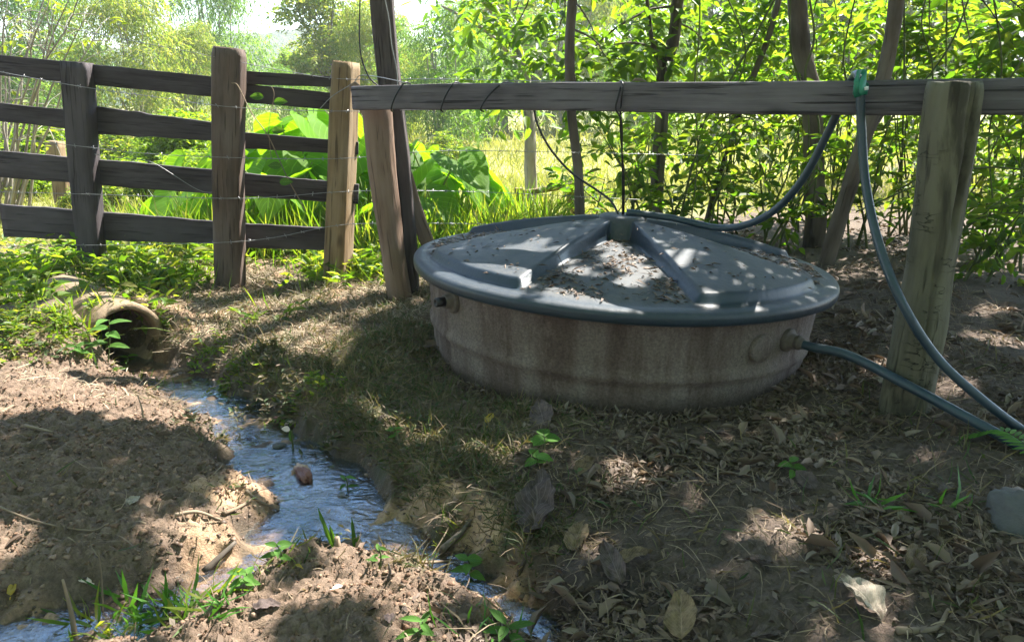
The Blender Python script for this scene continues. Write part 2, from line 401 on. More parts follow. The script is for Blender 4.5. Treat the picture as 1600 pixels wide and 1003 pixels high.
def watermat():
    t = NT('shallow_stream_water'); p = t.pos()
    w1 = t.noise(t.scl(p, (13, 20, 1)), 1, 3, .5, dist=1.2); w2 = t.noise(t.scl(p, (42, 60, 1)), 1, 3, .55, dist=.8); w3 = t.noise(p, 3, 2)
    w4 = t.ramp(t.noise(p, 5, 3), [(.4, .12), (.62, 1.)])
    h = t.math('ADD', t.math('MULTIPLY', t.math('MULTIPLY', w1, t.math('ADD', w3, .15)), 1.2), t.math('MULTIPLY', t.math('MULTIPLY', w2, w4), .45))
    nb = t.bump(h, .008, 1.)
    fr = t.math('MINIMUM', t.math('MULTIPLY_ADD', t.n('ShaderNodeFresnel', IOR=1.33, Normal=nb).outputs[0], 3.3, .04), .9)
    gl = t.n('ShaderNodeBsdfGlossy', Color=(.66, .85, 1), Roughness=.012, Normal=nb)
    tr = t.n('ShaderNodeBsdfTransparent', Color=(.86, .84, .80))
    mud = t.pbr((.23, .19, .15), .6, nb, .3)
    body = t.n('ShaderNodeMixShader', _0=.015, _1=tr, _2=mud)
    return t.out(t.n('ShaderNodeMixShader', _0=fr, _1=body, _2=gl))
M['water'] = watermat()
def hillmat():
    t = NT('wooded_hills'); p = t.pos(); n = t.noise(p, .09, 6, .7); n2 = t.noise(p, .6, 4, .7)
    c = t.mix(n, (.03, .06, .03), (.07, .10, .045)); c = t.mix(1., c, t.ramp(n2, [(.3, .5), (.7, 1.4)]), 'MULTIPLY')
    return t.out(t.pbr(c, .9, t.bump(n2, 3.), .2))
M['hill'] = hillmat()

# ------------------------------------------------------------------ terrain
WATER_Z = -.20
def on_pts(L): return np.array([onz(px, py, z) for px, py, z in L])
CTRL = [  # px, py, z, zone (s soil, g grassy bank, l leaf litter, d dry straw, w weeds)
 (1000,655,-.065,'l'),(1180,650,-.065,'l'),(820,655,-.06,'g'),(690,605,-.07,'g'),(1412,645,0,'l'),(1600,640,.05,'l'),(1600,800,.0,'l'),(1600,1003,-.02,'l'),
 (1300,850,-.02,'l'),(1150,740,-.02,'l'),(1000,760,-.05,'l'),(980,900,-.08,'l'),(1060,1003,-.10,'l'),(1300,1003,-.04,'l'),(860,740,-.05,'l'),(750,680,-.07,'g'),
 (650,640,-.065,'g'),(560,560,0,'g'),(540,500,.01,'d'),(470,530,.0,'d'),(430,560,-.03,'g'),(470,620,-.06,'g'),(560,660,-.06,'g'),(360,455,.0,'d'),(440,445,.01,'d'),(145,412,.12,'w'),(528,430,.03,'w'),(600,470,.02,'d'),
 (0,400,.15,'w'),(-300,420,.18,'w'),(250,440,.06,'w'),(80,460,.12,'w'),(0,480,.10,'w'),(0,560,.02,'s'),(60,590,-.02,'s'),(-300,600,.02,'s'),(0,700,-.03,'s'),(-300,760,-.03,'s'),(150,650,-.05,'s'),(200,700,-.06,'s'),
 (270,650,-.10,'s'),(100,800,-.07,'s'),(0,900,-.13,'s'),(250,790,-.08,'s'),(330,720,-.10,'s'),(-300,1000,-.14,'s'),(300,480,.03,'d'),(190,468,.085,'w'),(145,474,.125,'w'),(95,500,.12,'w'),(50,520,.10,'w'),(160,585,-.13,'s'),(225,592,-.17,'s'),(110,585,-.07,'s'),
 (560,900,-.11,'s'),(450,960,-.11,'s'),(700,960,-.13,'s'),(300,1003,-.15,'s'),(600,1003,-.12,'s'),(640,910,-.12,'s'),(800,1003,-.15,'l'),
 (600,775,-.10,'g'),(660,800,-.09,'g'),(700,815,-.09,'g'),(430,600,-.06,'g'),(540,720,-.08,'g'),(490,690,-.08,'g'),(640,700,-.06,'g'),(720,750,-.06,'g'),(790,790,-.09,'g'),(620,720,-.08,'g'),(900,700,-.04,'l'),(700,520,.02,'g'),(640,480,.02,'d'),
 (1500,500,.05,'l'),(1350,480,.03,'l'),(1700,500,.06,'l'),(900,420,.05,'w'),(700,390,.05,'w'),(1100,400,.05,'l'),(1300,420,.05,'l'),
]
CP_XY = on_pts([(a, b, z) for a, b, z, _ in CTRL]); CZ = np.array([c[2] for c in CTRL]); CZN = np.array([c[3] for c in CTRL])
def _u(r2): return np.where(r2 > 1e-12, r2*np.log(np.maximum(r2, 1e-12)), 0)
_A = CP_XY[:, :2]; _n = len(_A)
_K = _u(((_A[:, None]-_A[None])**2).sum(-1))+np.eye(_n)*.02
_Pm = np.hstack([np.ones((_n, 1)), _A]); _S = np.block([[_K, _Pm], [_Pm.T, np.zeros((3, 3))]])
_w = np.linalg.solve(_S, np.concatenate([CZ, np.zeros(3)]))
def tps(x, y):
    out = np.full(x.shape, _w[_n])+_w[_n+1]*x+_w[_n+2]*y
    for i in range(_n): out = out+_w[i]*_u((x-_A[i, 0])**2+(y-_A[i, 1])**2)
    return out
def S(pts): return [(onz(px, py, WATER_Z)[:2], w) for px, py, w in pts]
PIPE_M = at(198, 526, 3.93); PIPE_M[2] = -.062
PIPE_B = unit(np.array([-.75, .66, .03]))
STREAM = [[(PIPE_M[:2]+PIPE_B[:2]*.9, .08), (PIPE_M[:2]+PIPE_B[:2]*.02, .10), (PIPE_M[:2]-PIPE_B[:2]*.16, .11)],
          S([(195,560,.11),(235,577,.10),(285,597,.12),(335,632,.14),(395,672,.145),(445,718,.17),(495,765,.19),(540,815,.18),(560,835,.14)]),
          S([(500,800,.15),(440,845,.125),(370,885,.10),(300,922,.08),(210,962,.055),(60,990,.07),(-150,1020,.09)]),
          S([(560,830,.13),(640,845,.075),(680,875,.05),(740,915,.03),(800,955,.025),(850,1000,.03)])]
def stream_sd(x, y):
    sd = np.full(x.shape, 9.)
    for line in STREAM:
        for (a, wa), (b, wb) in zip(line[:-1], line[1:]):
            d = b-a; t = np.clip(((x-a[0])*d[0]+(y-a[1])*d[1])/(d@d), 0, 1)
            sd = np.minimum(sd, np.hypot(x-a[0]-t*d[0], y-a[1]-t*d[1])-(wa+(wb-wa)*t))
    return sd+.035*fbm(x*5, y*5, 3)
def zones(x, y):
    """weights soil, grassy bank, litter, dry straw, weeds, meadow"""
    jx = x+.13*perlin(x*3, y*3); jy = y+.16*perlin(x*3+9, y*3)
    W = {k: np.zeros(x.shape) for k in 'sgldw'}
    for i in range(_n):
        r2 = (jx-_A[i, 0])**2+(jy-_A[i, 1])**2
        W[CZN[i]] = W[CZN[i]]+1/(r2+.003)**2.5
    tot = sum(W.values()); W = {k: v/tot for k, v in W.items()}
    me = sstep(6.1, 7.2, y+.5*perlin(x*.7, y*.7)-np.clip(x-.9, 0, 9)*1.3)
    lf = sstep(-3.2, -4.5, x)*(1-me); W = {k: v*(1-me)*(1-lf) for k, v in W.items()}; W['w'] = W['w']+lf; W['m'] = me
    return W
def base_h(x, y):
    c = np.hypot((x-0)/1.0, (y-3.2)/1.15); w = sstep(4.4, 2.6, c)
    cx = np.clip(x, -3.4, 3.4); cy = np.clip(y, .9, 6.6)
    h = np.clip(tps(cx, cy), -.3, .3)
    far = .05+.05*fbm(x*.25, y*.25, 3)+.012*np.maximum(y-20, 0)*sstep(20, 60, y)
    return h*w+far*(1-w)
def height(x, y, fine=True):
    x = np.asarray(x, float); y = np.asarray(y, float); shp = x.shape; x = x.ravel(); y = y.ravel()
    h = base_h(x, y); near = sstep(9, 6, np.hypot(x, y-3))
    if fine:
        W = zones(x, y); so = W['s']; ot = 1-so-W['m']
        cl = lambda f, o: np.abs(perlin(x*f+o, y*f-o))
        clod = .022*(cl(9, 3)-.3)+.026*(.45-cl(21, 7))+.018*(.4-cl(44, 1))+.009*perlin(x*85, y*85)
        rough = .024*fbm(x*4, y*4, 3)+.011*fbm(x*24, y*24, 3)+.005*perlin(x*80, y*80)
        h = h+near*(clod*so*1.15+rough*ot)
    sd = stream_sd(x, y)
    bw = .13+.05*perlin(x*4, y*4)
    t = sstep(-.05, bw, sd)
    bed = WATER_Z-.021+.036*fbm(x*5, y*5, 3)+(.004*perlin(x*60, y*60) if fine else 0)
    if fine: bed = bed+.045*t*(1-t)*4*fbm(x*15, y*15, 4)
    h = np.where(sd < .3, bed*(1-t)+h*t, h)
    return h.reshape(shp)
def hz(x, y): return float(height(np.array([x]), np.array([y]))[0])
def gpt(px, py, lift=0.):
    """point of the ground seen at a photo pixel"""
    d = ray(px, py); t = np.linspace(.8, 40, 6000); P = np.array([0, 0, EYE])+d*t[:, None]
    g = height(P[:, 0], P[:, 1], False); i = np.argmax(P[:, 2] < g); p = P[i]
    return np.array([p[0], p[1], hz(p[0], p[1])+lift])

def axis(lo, hi, step, outlo, outhi, k=1.06):
    a = np.arange(lo, hi+step/2, step); l = []; v = lo; s = step
    while v > outlo: s *= k; v -= s; l.append(v)
    r = []; v = hi; s = step
    while v < outhi: s *= k; v += s; r.append(v)
    return np.concatenate([l[::-1], a, r])
gx = axis(-2.1, 1.9, .0085, -320, 320); gy = axis(1.25, 4.3, .0085, -30, 420)
GX, GY = np.meshgrid(gx, gy); GZ = height(GX, GY)
Wz = zones(GX.ravel(), GY.ravel()); sdv = stream_sd(GX.ravel(), GY.ravel())
wet = np.clip(sstep(.11, .0, sdv-.03*fbm(GX.ravel()*7, GY.ravel()*7)), 0, 1)
rt = onz(800, 930, WATER_Z); rt2 = onz(860, 1000, WATER_Z)
wet = np.maximum(wet, sstep(.45, .1, np.hypot(GX.ravel()-rt2[0], GY.ravel()-rt2[1])))*.9
sed = np.zeros_like(wet)
for px, py, r in [(760,845,.11),(700,805,.06),(640,790,.05),(800,940,.11),(790,985,.09),(560,800,.12),(620,810,.14),(350,800,.12),(400,790,.10),(430,850,.1),(330,870,.1),(20,990,.12),(300,600,.08),(480,720,.1)]:
    q = onz(px, py, -.19); sed = np.maximum(sed, sstep(1.2, .5, np.hypot(GX.ravel()-q[0], GY.ravel()-q[1])/r+.4*perlin(GX.ravel()*9, GY.ravel()*9)))
sed = np.maximum(sed, .9*sstep(-.01, -.05, sdv)*sstep(-.25, .25, fbm(GX.ravel()*6, GY.ravel()*6+4, 3)))
wet = wet*(1-.55*sed)
sed = np.maximum(sed, Wz['d']*.75*sstep(-.3, .2, fbm(GX.ravel()*5, GY.ravel()*5+9, 3)))
ni, nj = GX.shape
idx = np.arange(ni*nj).reshape(ni, nj)
quads = np.stack([idx[:-1, :-1], idx[:-1, 1:], idx[1:, 1:], idx[1:, :-1]], -1).reshape(-1, 4)
me = raw_mesh('ground', np.stack([GX, GY, GZ], -1).reshape(-1, 3), [quads], M['ground'], True, {
    'zone': np.stack([Wz['s'], np.clip(Wz['g']+Wz['d']*.25+Wz['w']*.8, 0, 1), Wz['l']], 1), 'zone2': np.stack([wet*.95, Wz['m'], sed], 1)})
tag(link(bpy.data.objects.new('ground', me)), 'bare earth, grassy bank and meadow ground', 'ground', kind='structure')

# water sheet
wx = np.arange(-2.6, 1.0, .02); wy = np.arange(1.0, 4.6, .02); WX, WY = np.meshgrid(wx, wy)
ok = stream_sd(WX.ravel(), WY.ravel()).reshape(WX.shape) < .07
cell = ok[:-1, :-1] & ok[1:, :-1] & ok[:-1, 1:] & ok[1:, 1:]
idx = np.arange(WX.size).reshape(WX.shape); q = np.stack([idx[:-1, :-1], idx[:-1, 1:], idx[1:, 1:], idx[1:, :-1]], -1)[cell]
used, inv = np.unique(q, return_inverse=True)
WV = np.stack([WX.ravel(), WY.ravel(), np.full(WX.size, WATER_Z)+.002*fbm(WX.ravel()*9, WY.ravel()*9)], 1)[used]
tag(link(bpy.data.objects.new('stream_water', raw_mesh('stream_water', WV, [inv.reshape(-1, 4)], M['water'], True))), 'shallow stream of clear water running out of the concrete pipe', 'water', kind='structure')

# far hills
hx = np.linspace(-330, 330, 180); hy = np.linspace(150, 330, 40); HX, HY = np.meshgrid(hx, hy)
HZ = (14+9*fbm(HX*.012, HY*.012+3, 4))*np.exp(-((HY-235)/55)**2)*1.5+1.2*perlin(HX*.3, HY*.3)-1
idx = np.arange(HX.size).reshape(HX.shape)
tag(link(bpy.data.objects.new('hills', raw_mesh('hills', np.stack([HX, HY, HZ], -1).reshape(-1, 3), [np.stack([idx[:-1, :-1], idx[:-1, 1:], idx[1:, 1:], idx[1:, :-1]], -1).reshape(-1, 4)], M['hill'], True))), 'hazy wooded hills far behind the trees', 'hills', kind='structure')
# ------------------------------------------------------------------ water tank
TC = np.array([.548, 3.80, .387]); TT = .045
TR = np.array([[math.cos(TT), 0, math.sin(TT)], [0, 1, 0], [-math.sin(TT), 0, math.cos(TT)]])
def tk(V): return np.asarray(V, float)@TR.T+TC
def lathe(prof, n=160, wob=0.):
    prof = np.array(prof, float); m = len(prof); a = np.linspace(0, 2*np.pi, n, endpoint=False)
    r = prof[:, 0][None]*np.ones((n, 1))
    if wob: r = r*(1+wob*fbm(np.cos(a)[:, None]*2+prof[:, 1][None]*3, np.sin(a)[:, None]*2+7, 3))
    V = np.stack([r*np.cos(a)[:, None], r*np.sin(a)[:, None], np.broadcast_to(prof[:, 1], (n, m))], -1).reshape(-1, 3)
    i = np.arange(n)[:, None]*m; i2 = (np.roll(np.arange(n), -1)[:, None])*m; j = np.arange(m-1)[None]
    return V, [np.stack([i+j, i2+j, i2+j+1, i+j+1], -1).reshape(-1, 4)]
tank = thing('water_tank', 'large round fibre-cement water tank with a dusty blue lid, half sunk beside the stream', 'water tank', (TC[0], TC[1], -.03))
prof = [(.90, -.66), (.92, -.50), (.932, -.40), (.938, -.34), (.941, -.315), (.955, -.30), (.958, -.285), (.955, -.27), (.948, -.258), (.955, -.20), (.962, -.12), (.968, -.045), (.985, -.03), (.988, .0), (.97, .01)]
pp = [prof[0]]
for a, b in zip(prof[:-1], prof[1:]):
    k = max(1, int(np.hypot(b[0]-a[0], b[1]-a[1])/.02))
    for t in np.linspace(0, 1, k+1)[1:]: pp.append((a[0]+(b[0]-a[0])*t, a[1]+(b[1]-a[1])*t))
V, P = lathe(pp, 200, .0035)
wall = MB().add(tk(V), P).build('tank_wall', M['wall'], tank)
RA = math.radians(-56)
def lid_h(x, y):
    r = np.hypot(x, y); ph = np.arctan2(y, x)
    dl = (ph-RA+np.pi/4) % (np.pi/2)-np.pi/4
    s = r*np.sin(math.radians(23)-np.abs(dl))
    side = sstep(-.010, .012, s); end = sstep(.965, .935, r); hub = sstep(.15, .11, r)
    floor_ = .026+.118*(1-np.clip(r/.99, 0, 1)**1.8)
    rise = .034+.062*(1-np.clip(r, 0, 1))
    k = side*end
    h = floor_+rise*k
    h = h*(1-hub)+hub*(.232+.0*r)
    h = h-.018*sstep(.035, .0, np.abs(s))*sstep(.2, .3, r)*0
    lip = .012*sstep(.02, .0, np.abs(r-.125)); h = h+lip*0
    flat = sstep(.010, .017, s)*sstep(.938, .928, r)*(1-hub); rec = (1-sstep(-.026, -.014, s)*sstep(.985, .975, r))*(1-hub)
    dust = np.maximum(rec*(.3*sstep(1.03, .99, r)+.7*sstep(1.0, .93, r)), .6*flat)+.4*hub
    return h, dust
def lid_surf(x, y):
    h, d = lid_h(x, y); r = np.hypot(x, y)
    return h
nr, na = 130, 420
rr = np.concatenate([[0.0005], np.linspace(.03, 1.0, nr)]); aa = np.linspace(0, 2*np.pi, na, endpoint=False)
Rg, Ag = np.meshgrid(rr, aa); X = Rg*np.cos(Ag); Y = Rg*np.sin(Ag); Hh, Du = lid_h(X, Y)
Hh = Hh+.003*fbm(X*4, Y*4, 3)
rim = [(1.028, .022, .4), (1.042, .016, .3), (1.049, .006, .1), (1.050, -.004, 0), (1.049, -.016, 0), (1.046, -.029, 0), (1.038, -.034, 0), (1.02, -.034, 0), (1.005, -.032, 0), (.99, -.03, 0)]
rx = np.array([q[0] for q in rim]); rh = np.array([q[1] for q in rim]); rd = np.array([q[2] for q in rim])
wb = 1+.004*np.sin(aa*3+1)+.003*np.sin(aa*7)
X2 = np.concatenate([X, rx[None]*np.cos(aa)[:, None]*wb[:, None]], 1); Y2 = np.concatenate([Y, rx[None]*np.sin(aa)[:, None]*wb[:, None]], 1)
H2 = np.concatenate([Hh, np.broadcast_to(rh, (na, len(rh)))], 1); D2 = np.concatenate([Du, np.broadcast_to(rd, (na, len(rh)))], 1)
m = X2.shape[1]; i = np.arange(na)[:, None]*m; i2 = np.roll(np.arange(na), -1)[:, None]*m; j = np.arange(m-1)[None]
V = np.stack([X2, Y2, H2], -1).reshape(-1, 3)
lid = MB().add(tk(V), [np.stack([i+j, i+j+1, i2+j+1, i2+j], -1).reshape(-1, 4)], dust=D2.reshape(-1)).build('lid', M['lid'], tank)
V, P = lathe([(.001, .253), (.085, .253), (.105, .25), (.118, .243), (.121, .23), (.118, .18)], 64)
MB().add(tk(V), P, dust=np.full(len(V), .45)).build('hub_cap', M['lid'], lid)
# dirt and leaf bits lying on the lid
n = 2600; q = R.uniform(-1, 1, (n*6, 2)); q = q[np.hypot(q[:, 0], q[:, 1]) < .97]
h, d = lid_h(q[:, 0], q[:, 1]); ph = np.arctan2(q[:, 1], q[:, 0])
dens = np.where(d > .8, .55, .05)*(.35+1.6*sstep(-.1, .5, fbm(q[:, 0]*5, q[:, 1]*5, 3)))*(.35+.65*sstep(1., .5, np.abs(np.hypot(q[:, 0], q[:, 1])-.35)*0+.5))
q = q[R.random(len(q)) < dens][:n]; h, d = lid_h(q[:, 0], q[:, 1]); k = len(q)
D = rdir(k, 0, .12); N = rdir(k, 3, .4)
V, P = leaf_geo(np.stack([q[:, 0], q[:, 1], h+.004], 1), D, N, R.uniform(.012, .05, k)*R.choice([.6, 1, 1.4], k), R.uniform(.003, .014, k), 'dia', .15, .3)
tag(MB().add(tk(V), P).build('leaf_debris', M['litter'], None, False, tk(np.array([[0, 0, .2]]))[0]), 'brown leaf scraps and twig bits scattered over the tank lid', 'debris', kind='stuff')
k = 420; q = R.uniform(-1, 1, (k*5, 2)); q = q[(np.hypot(q[:, 0], q[:, 1]) < .96)]; h, d = lid_h(q[:, 0], q[:, 1]); q = q[(d > .8) & (R.random(len(q)) < .5)][:k]; h, d = lid_h(q[:, 0], q[:, 1]); mb = MB()
for i in range(len(q)):
    a = R.uniform(0, 6.28); L = R.uniform(.015, .06); e = q[i]+np.array([math.cos(a), math.sin(a)])*L; h2 = lid_h(e[:1], e[1:])[0][0]; m_ = (q[i]+e)/2+R.normal(0, .005, 2)
    tube(mb, tk(np.array([[*q[i], h[i]+.004], [*m_, max(h[i], h2)+.006], [*e, h2+.004]])), [.0014, .0012, .0006], 4, (.1, .3, 1))
tag(mb.build('lid_twigs', M['bark'], None, False, tk(np.array([[0, 0, .2]]))[0]), 'thin dark twigs caught in the hollows of the tank lid', 'twigs', kind='stuff')
# wall fittings
def wallpt(deg, h, off=0.):
    a = math.radians(deg); r = .967+off
    return tk(np.array([[r*math.cos(a), r*math.sin(a), h]]))[0], TR@np.array([math.cos(a), math.sin(a), 0])
def stub(mb, c, d, prof, n=24):
    """lathe along direction d"""
    d = unit(d); u = unit(np.cross(d, [0, 0, 1])); v = np.cross(u, d)
    V, P = lathe([(r, h) for h, r in prof], n)
    mb.add(c+V[:, :1]*u+V[:, 1:2]*v+V[:, 2:3]*d, P); return mb
c, d = wallpt(-49, -.155)
MB_ = stub(MB(), c-d*.02, d, [(0, .001), (0, .052), (.028, .052), (.034, .046), (.036, .034), (.05, .034), (.05, .027), (.062, .027), (.062, .031), (.076, .031), (.076, .024), (.09, .024), (.09, .001)], 20)
MB_.build('outlet_fitting', M['fitting'], tank, False)
OUT, OUTD = c+d*.06, d
c, d = wallpt(-60, -.165)
stub(MB(), c-d*.02, d, [(0, .001), (0, .062), (.03, .06), (.034, .055), (.034, .001)], 28).build('blank_flange', M['wall'], tank, False)
c, d = wallpt(-147, -.10)
fl = stub(MB(), c-d*.02, d, [(0, .001), (0, .056), (.03, .056), (.034, .048), (.034, .034), (.06, .032), (.06, .001)], 28).build('inlet_flange', M['fitting'], tank, False)
stub(MB(), c+d*.035, d, [(0, .001), (0, .022), (.05, .021), (.05, .012), (.03, .001)], 20).build('pipe_stub', M['cable'], fl, False)

# ------------------------------------------------------------------ hoses and cables
def pxpath(L, n=8): return smooth_path([at(a, b, y) for a, b, y in L], n)
HUB = tk(np.array([[0.06, -.03, .270]]))[0]
hp = np.vstack([[HUB+[-.05, .0, 0.0]], [at(1050, 341, 3.74)], [at(1120, 356, 3.62)], [at(1170, 350, 3.5)], [at(1215, 325, 3.4)], [at(1255, 279, 3.3)], [at(1288, 219, 3.22)], [at(1309, 175, 3.17)], [at(1326, 135, 3.125)], [at(1336, 118, 3.06)], [at(1342, 120, 2.985)],
                [at(1344, 145, 2.955)], [at(1346, 200, 2.945)], [at(1353, 290, 2.9)], [at(1373, 380, 2.78)], [at(1408, 470, 2.655)], [at(1462, 556, 2.6)], [at(1532, 622, 2.53)], [at(1625, 690, 2.47)], [at(1760, 765, 2.3)]])
mb = MB(); tube(mb, smooth_path(hp, 9), .0168, 12, (.3, .2, .9))
tag(mb.build('garden_hose', M['hose']), 'dark blue-grey hose rising from the lid centre and looped over the rail', 'hose')
mb = MB(); tube(mb, smooth_path(np.vstack([[OUT-OUTD*.02], [OUT+OUTD*.05+[0, 0, -.003]], [at(1330, 557, 2.86)], [at(1440, 614, 2.62)], [at(1525, 660, 2.47)], [at(1605, 702, 2.35)], [at(1720, 755, 2.2)]]), 10), .019, 12, (.3, .2, .9))
tag(mb.build('outlet_pipe', M['hose']), 'dark hose running from the tank outlet past the round post', 'hose')

# ------------------------------------------------------------------ single rail with its posts
railf = thing('rail_fence', 'single heavy grey rail over the tank on a round post and a leaning brown post', 'fence', (.5, 3.6, 0))
b0, b1 = np.array([-.875, 4.40, 1.205]), np.array([2.3, 2.42, 1.19])
bp = b0+(b1-b0)*np.linspace(0, 1, 90)[:, None]; bp[:, 2] += .006*np.sin(np.linspace(0, 7, 90))
V, P, g = sweep(bp, rrect(.06, .127, .008, 3, 5), np.stack([np.ones(90), 1+.03*perlin(np.linspace(0, 9, 90), 0*bp[:, 0])], 1), (0, 0, 1), .018, 4., 3)
rail = MB().add(V, P, gr=g).build('rail', M['rail'], railf)
def beam_at(px):
    """front-face centre of the rail seen at px"""
    t = np.linspace(0, 1, 4000)[:, None]; Q = b0+(b1-b0)*t; X, _ = proj(Q); return Q[np.argmin(abs(X-px))]
pb = gpt(1414, 640); n = 70; zz = np.linspace(-.35, 1.238, n)
pth = np.stack([1.553+.012*np.sin(zz*3), 2.775+.01*np.cos(zz*2.3), zz], 1)
sc = .092-.009*sstep(.2, .6, zz)*sstep(1.1, .6, zz)+.006*perlin(zz*4, zz*0); sc[-1] *= .93; sc[-2] *= .985
V, P, g = sweep(pth, circ(1, 90), sc, (0, 1, 0), .05, 2.2, 5)
va = np.arctan2(V[:, 1]-2.775, V[:, 0]-1.553); cz = .012*np.sin(V[:, 2]*9)+.10*(V[:, 2]-.9)
gr_ = np.exp(-((va+1.25-cz)/.10)**2)*sstep(.68, .8, V[:, 2])*sstep(1.3, .98, V[:, 2])*.035+np.exp(-((va+1.75+cz)/.06)**2)*sstep(.2, .3, V[:, 2])*sstep(.75, .6, V[:, 2])*.014+np.exp(-((va+1.45)/.06)**2)*sstep(1.0, 1.1, V[:, 2])*.02
V[:, 0] -= np.cos(va)*gr_; V[:, 1] -= np.sin(va)*gr_
V[:-2, 2] += np.where(V[:-2, 2] > 1.2, .012*perlin(V[:-2, 0]*14, V[:-2, 1]*14)-.08*(V[:-2, 0]-1.553)*0, 0)
MB().add(V, P, gr=g).build('round_post', M['round'], railf)
def pxpost(L, wid, dep, Ylist, nseg=30, sec='rect', jit=.05, seed=1, topcut=.95):
    """post through photo points top->base; widths in metres"""
    pts = np.array([at(a, b, y) for (a, b), y in zip(L, Ylist)]); pth = smooth_path(pts[::-1], nseg//(len(L)-1)+2)
    k = len(pth); w = np.interp(np.linspace(0, 1, k), np.linspace(0, 1, len(wid)), wid[::-1]); d = np.full(k, dep)
    w[-1] *= topcut; d[-1] *= topcut
    s = rrect(1, 1, .12, 3, 3) if sec == 'rect' else circ(.5, 20)
    return sweep(pth, s, np.stack([w, d], 1), (0, 1, 0), jit, 3., seed)
V, P, g = pxpost([(588, 163), (597, 260), (612, 380), (626, 475), (628, 520)], [.175, .165, .145, .15, .15], .15, [4.53, 4.53, 4.53, 4.53, 4.53], 36, 'circ', .09, 7)
lp = MB().add(V, P, gr=g).build('leaning_post', M['brownpost'], railf)
V, P, g = pxpost([(553, 134), (568, 158), (588, 205), (596, 240)], [.05, .075, .08, .05], .08, [4.6, 4.57, 4.53, 4.53], 16, 'rect', .08, 8)
MB().add(V, P, gr=g).build('fork', M['brownpost'], lp)
V, P, g = pxpost([(590, -160), (597, 0), (609, 135), (623, 250), (634, 360), (642, 462), (643, 520)], [.13, .128, .125, .13, .12, .10, .1], .11, [4.66]*7, 48, 'rect', .05, 9)
tag(MB().add(V, P, gr=g).build('wooden_pole', M['darkpole']), 'tall dark squared pole leaning behind the brown post, reaching out of the top', 'pole')
V, P, g = pxpost([(634, 270), (652, 335), (676, 400)], [.075, .085, .085], .03, [4.78, 4.76, 4.74], 16, 'rect', .06, 10)
tag(MB().add(V, P, gr=g).build('wooden_brace', M['brownpost']), 'short slanting board propped behind the leaning brown post', 'board')

# ------------------------------------------------------------------ plank fence on the left
pf = thing('plank_fence', 'dark weathered plank fence of four rows with three sawn posts at the left', 'fence', at(300, 440, 4.95))
def board(x0, t0, u0, x1, t1, u1, Y0, Y1, seed, th=.034, wav=.05):
    n = 34; s = np.linspace(0, 1, n); tp = np.array([at(x0, t0, Y0)])*(1-s[:, None])+np.array([at(x1, t1, Y1)])*s[:, None]
    bt = np.array([at(x0, u0, Y0)])*(1-s[:, None])+np.array([at(x1, u1, Y1)])*s[:, None]
    w = np.linalg.norm(tp-bt, axis=1); w = w*(1+wav*fbm(s*6+seed*3, s*0+seed, 3))
    V, P, g = sweep((tp+bt)/2, rrect(1, 1, .06, 3, 4), np.stack([np.full(n, th), w], 1), (0, 0, 1), .01, 4, seed)
    return MB().add(V, P, gr=g).build('board', M['board'], pf)
YB = 5.16
for k, (a, yb0, yb1) in enumerate([((-160, 70, 102, 345, 121, 153), 5.22, 5.02), ((-160, 145, 172, 116, 173, 202), 5.22, 5.14), ((112, 161, 207, 345, 193, 221), 5.13, 5.02),
       ((-160, 222, 264, 345, 266, 304), 5.22, 5.02), ((5, 319, 370, 345, 346, 381), 5.19, 5.02), ((345, 109, 131, 540, 121, 137), 5.0, 5.09), ((345, 128, 157, 528, 146, 173), 5.02, 5.1),
       ((345, 204, 230, 560, 222, 242), 5.02, 5.12), ((345, 267, 303, 560, 288, 319), 5.02, 5.12), ((345, 347, 386, 528, 357, 391), 5.02, 5.1)]):
    board(*a, yb0, yb1, k+1, wav=[.05, .05, .09, .06, .06, .12, .06, .07, .06, .05][k])
V, P, g = pxpost([(120, 97), (131, 250), (144, 400), (146, 450)], [.175, .165, .15, .15], .12, [5.05, 5.05, 5.05, 5.05], 30, 'rect', .03, 11)
MB().add(V, P, gr=g).build('post', M['board'], pf)
V, P, g = pxpost([(358, 75), (357, 250), (360, 445), (360, 500)], [.182, .178, .172, .172], .13, [4.9, 4.9, 4.9, 4.9], 36, 'rect', .03, 12, .9)
MB().add(V, P, gr=g).build('post', M['postwood'], pf)
V, P, g = pxpost([(541, 97), (535, 250), (528, 425), (527, 470)], [.135, .14, .145, .14], .21, [5.06]*4, 36, 'rect', .05, 13, .93)
c = V[:, :2].mean(0); a = math.radians(-7); rt_ = np.array([[math.cos(a), -math.sin(a)], [math.sin(a), math.cos(a)]])
ax = np.stack([np.interp(V[:, 2], [-.3, 1.5], [-1.15, -1.08]), np.full(len(V), 5.06)], 1)
ce = np.array([at(541, 97, 5.06), at(528, 425, 5.06)]); axx = np.interp(V[:, 2], [ce[1][2], ce[0][2]], [ce[1][0], ce[0][0]])
dxy = V[:, :2]-np.stack([axx, np.full(len(V), 5.06)], 1); V[:, :2] = np.stack([axx, np.full(len(V), 5.06)], 1)+dxy@rt_.T
MB().add(V, P, gr=g).build('post', M['gatepost'], pf)

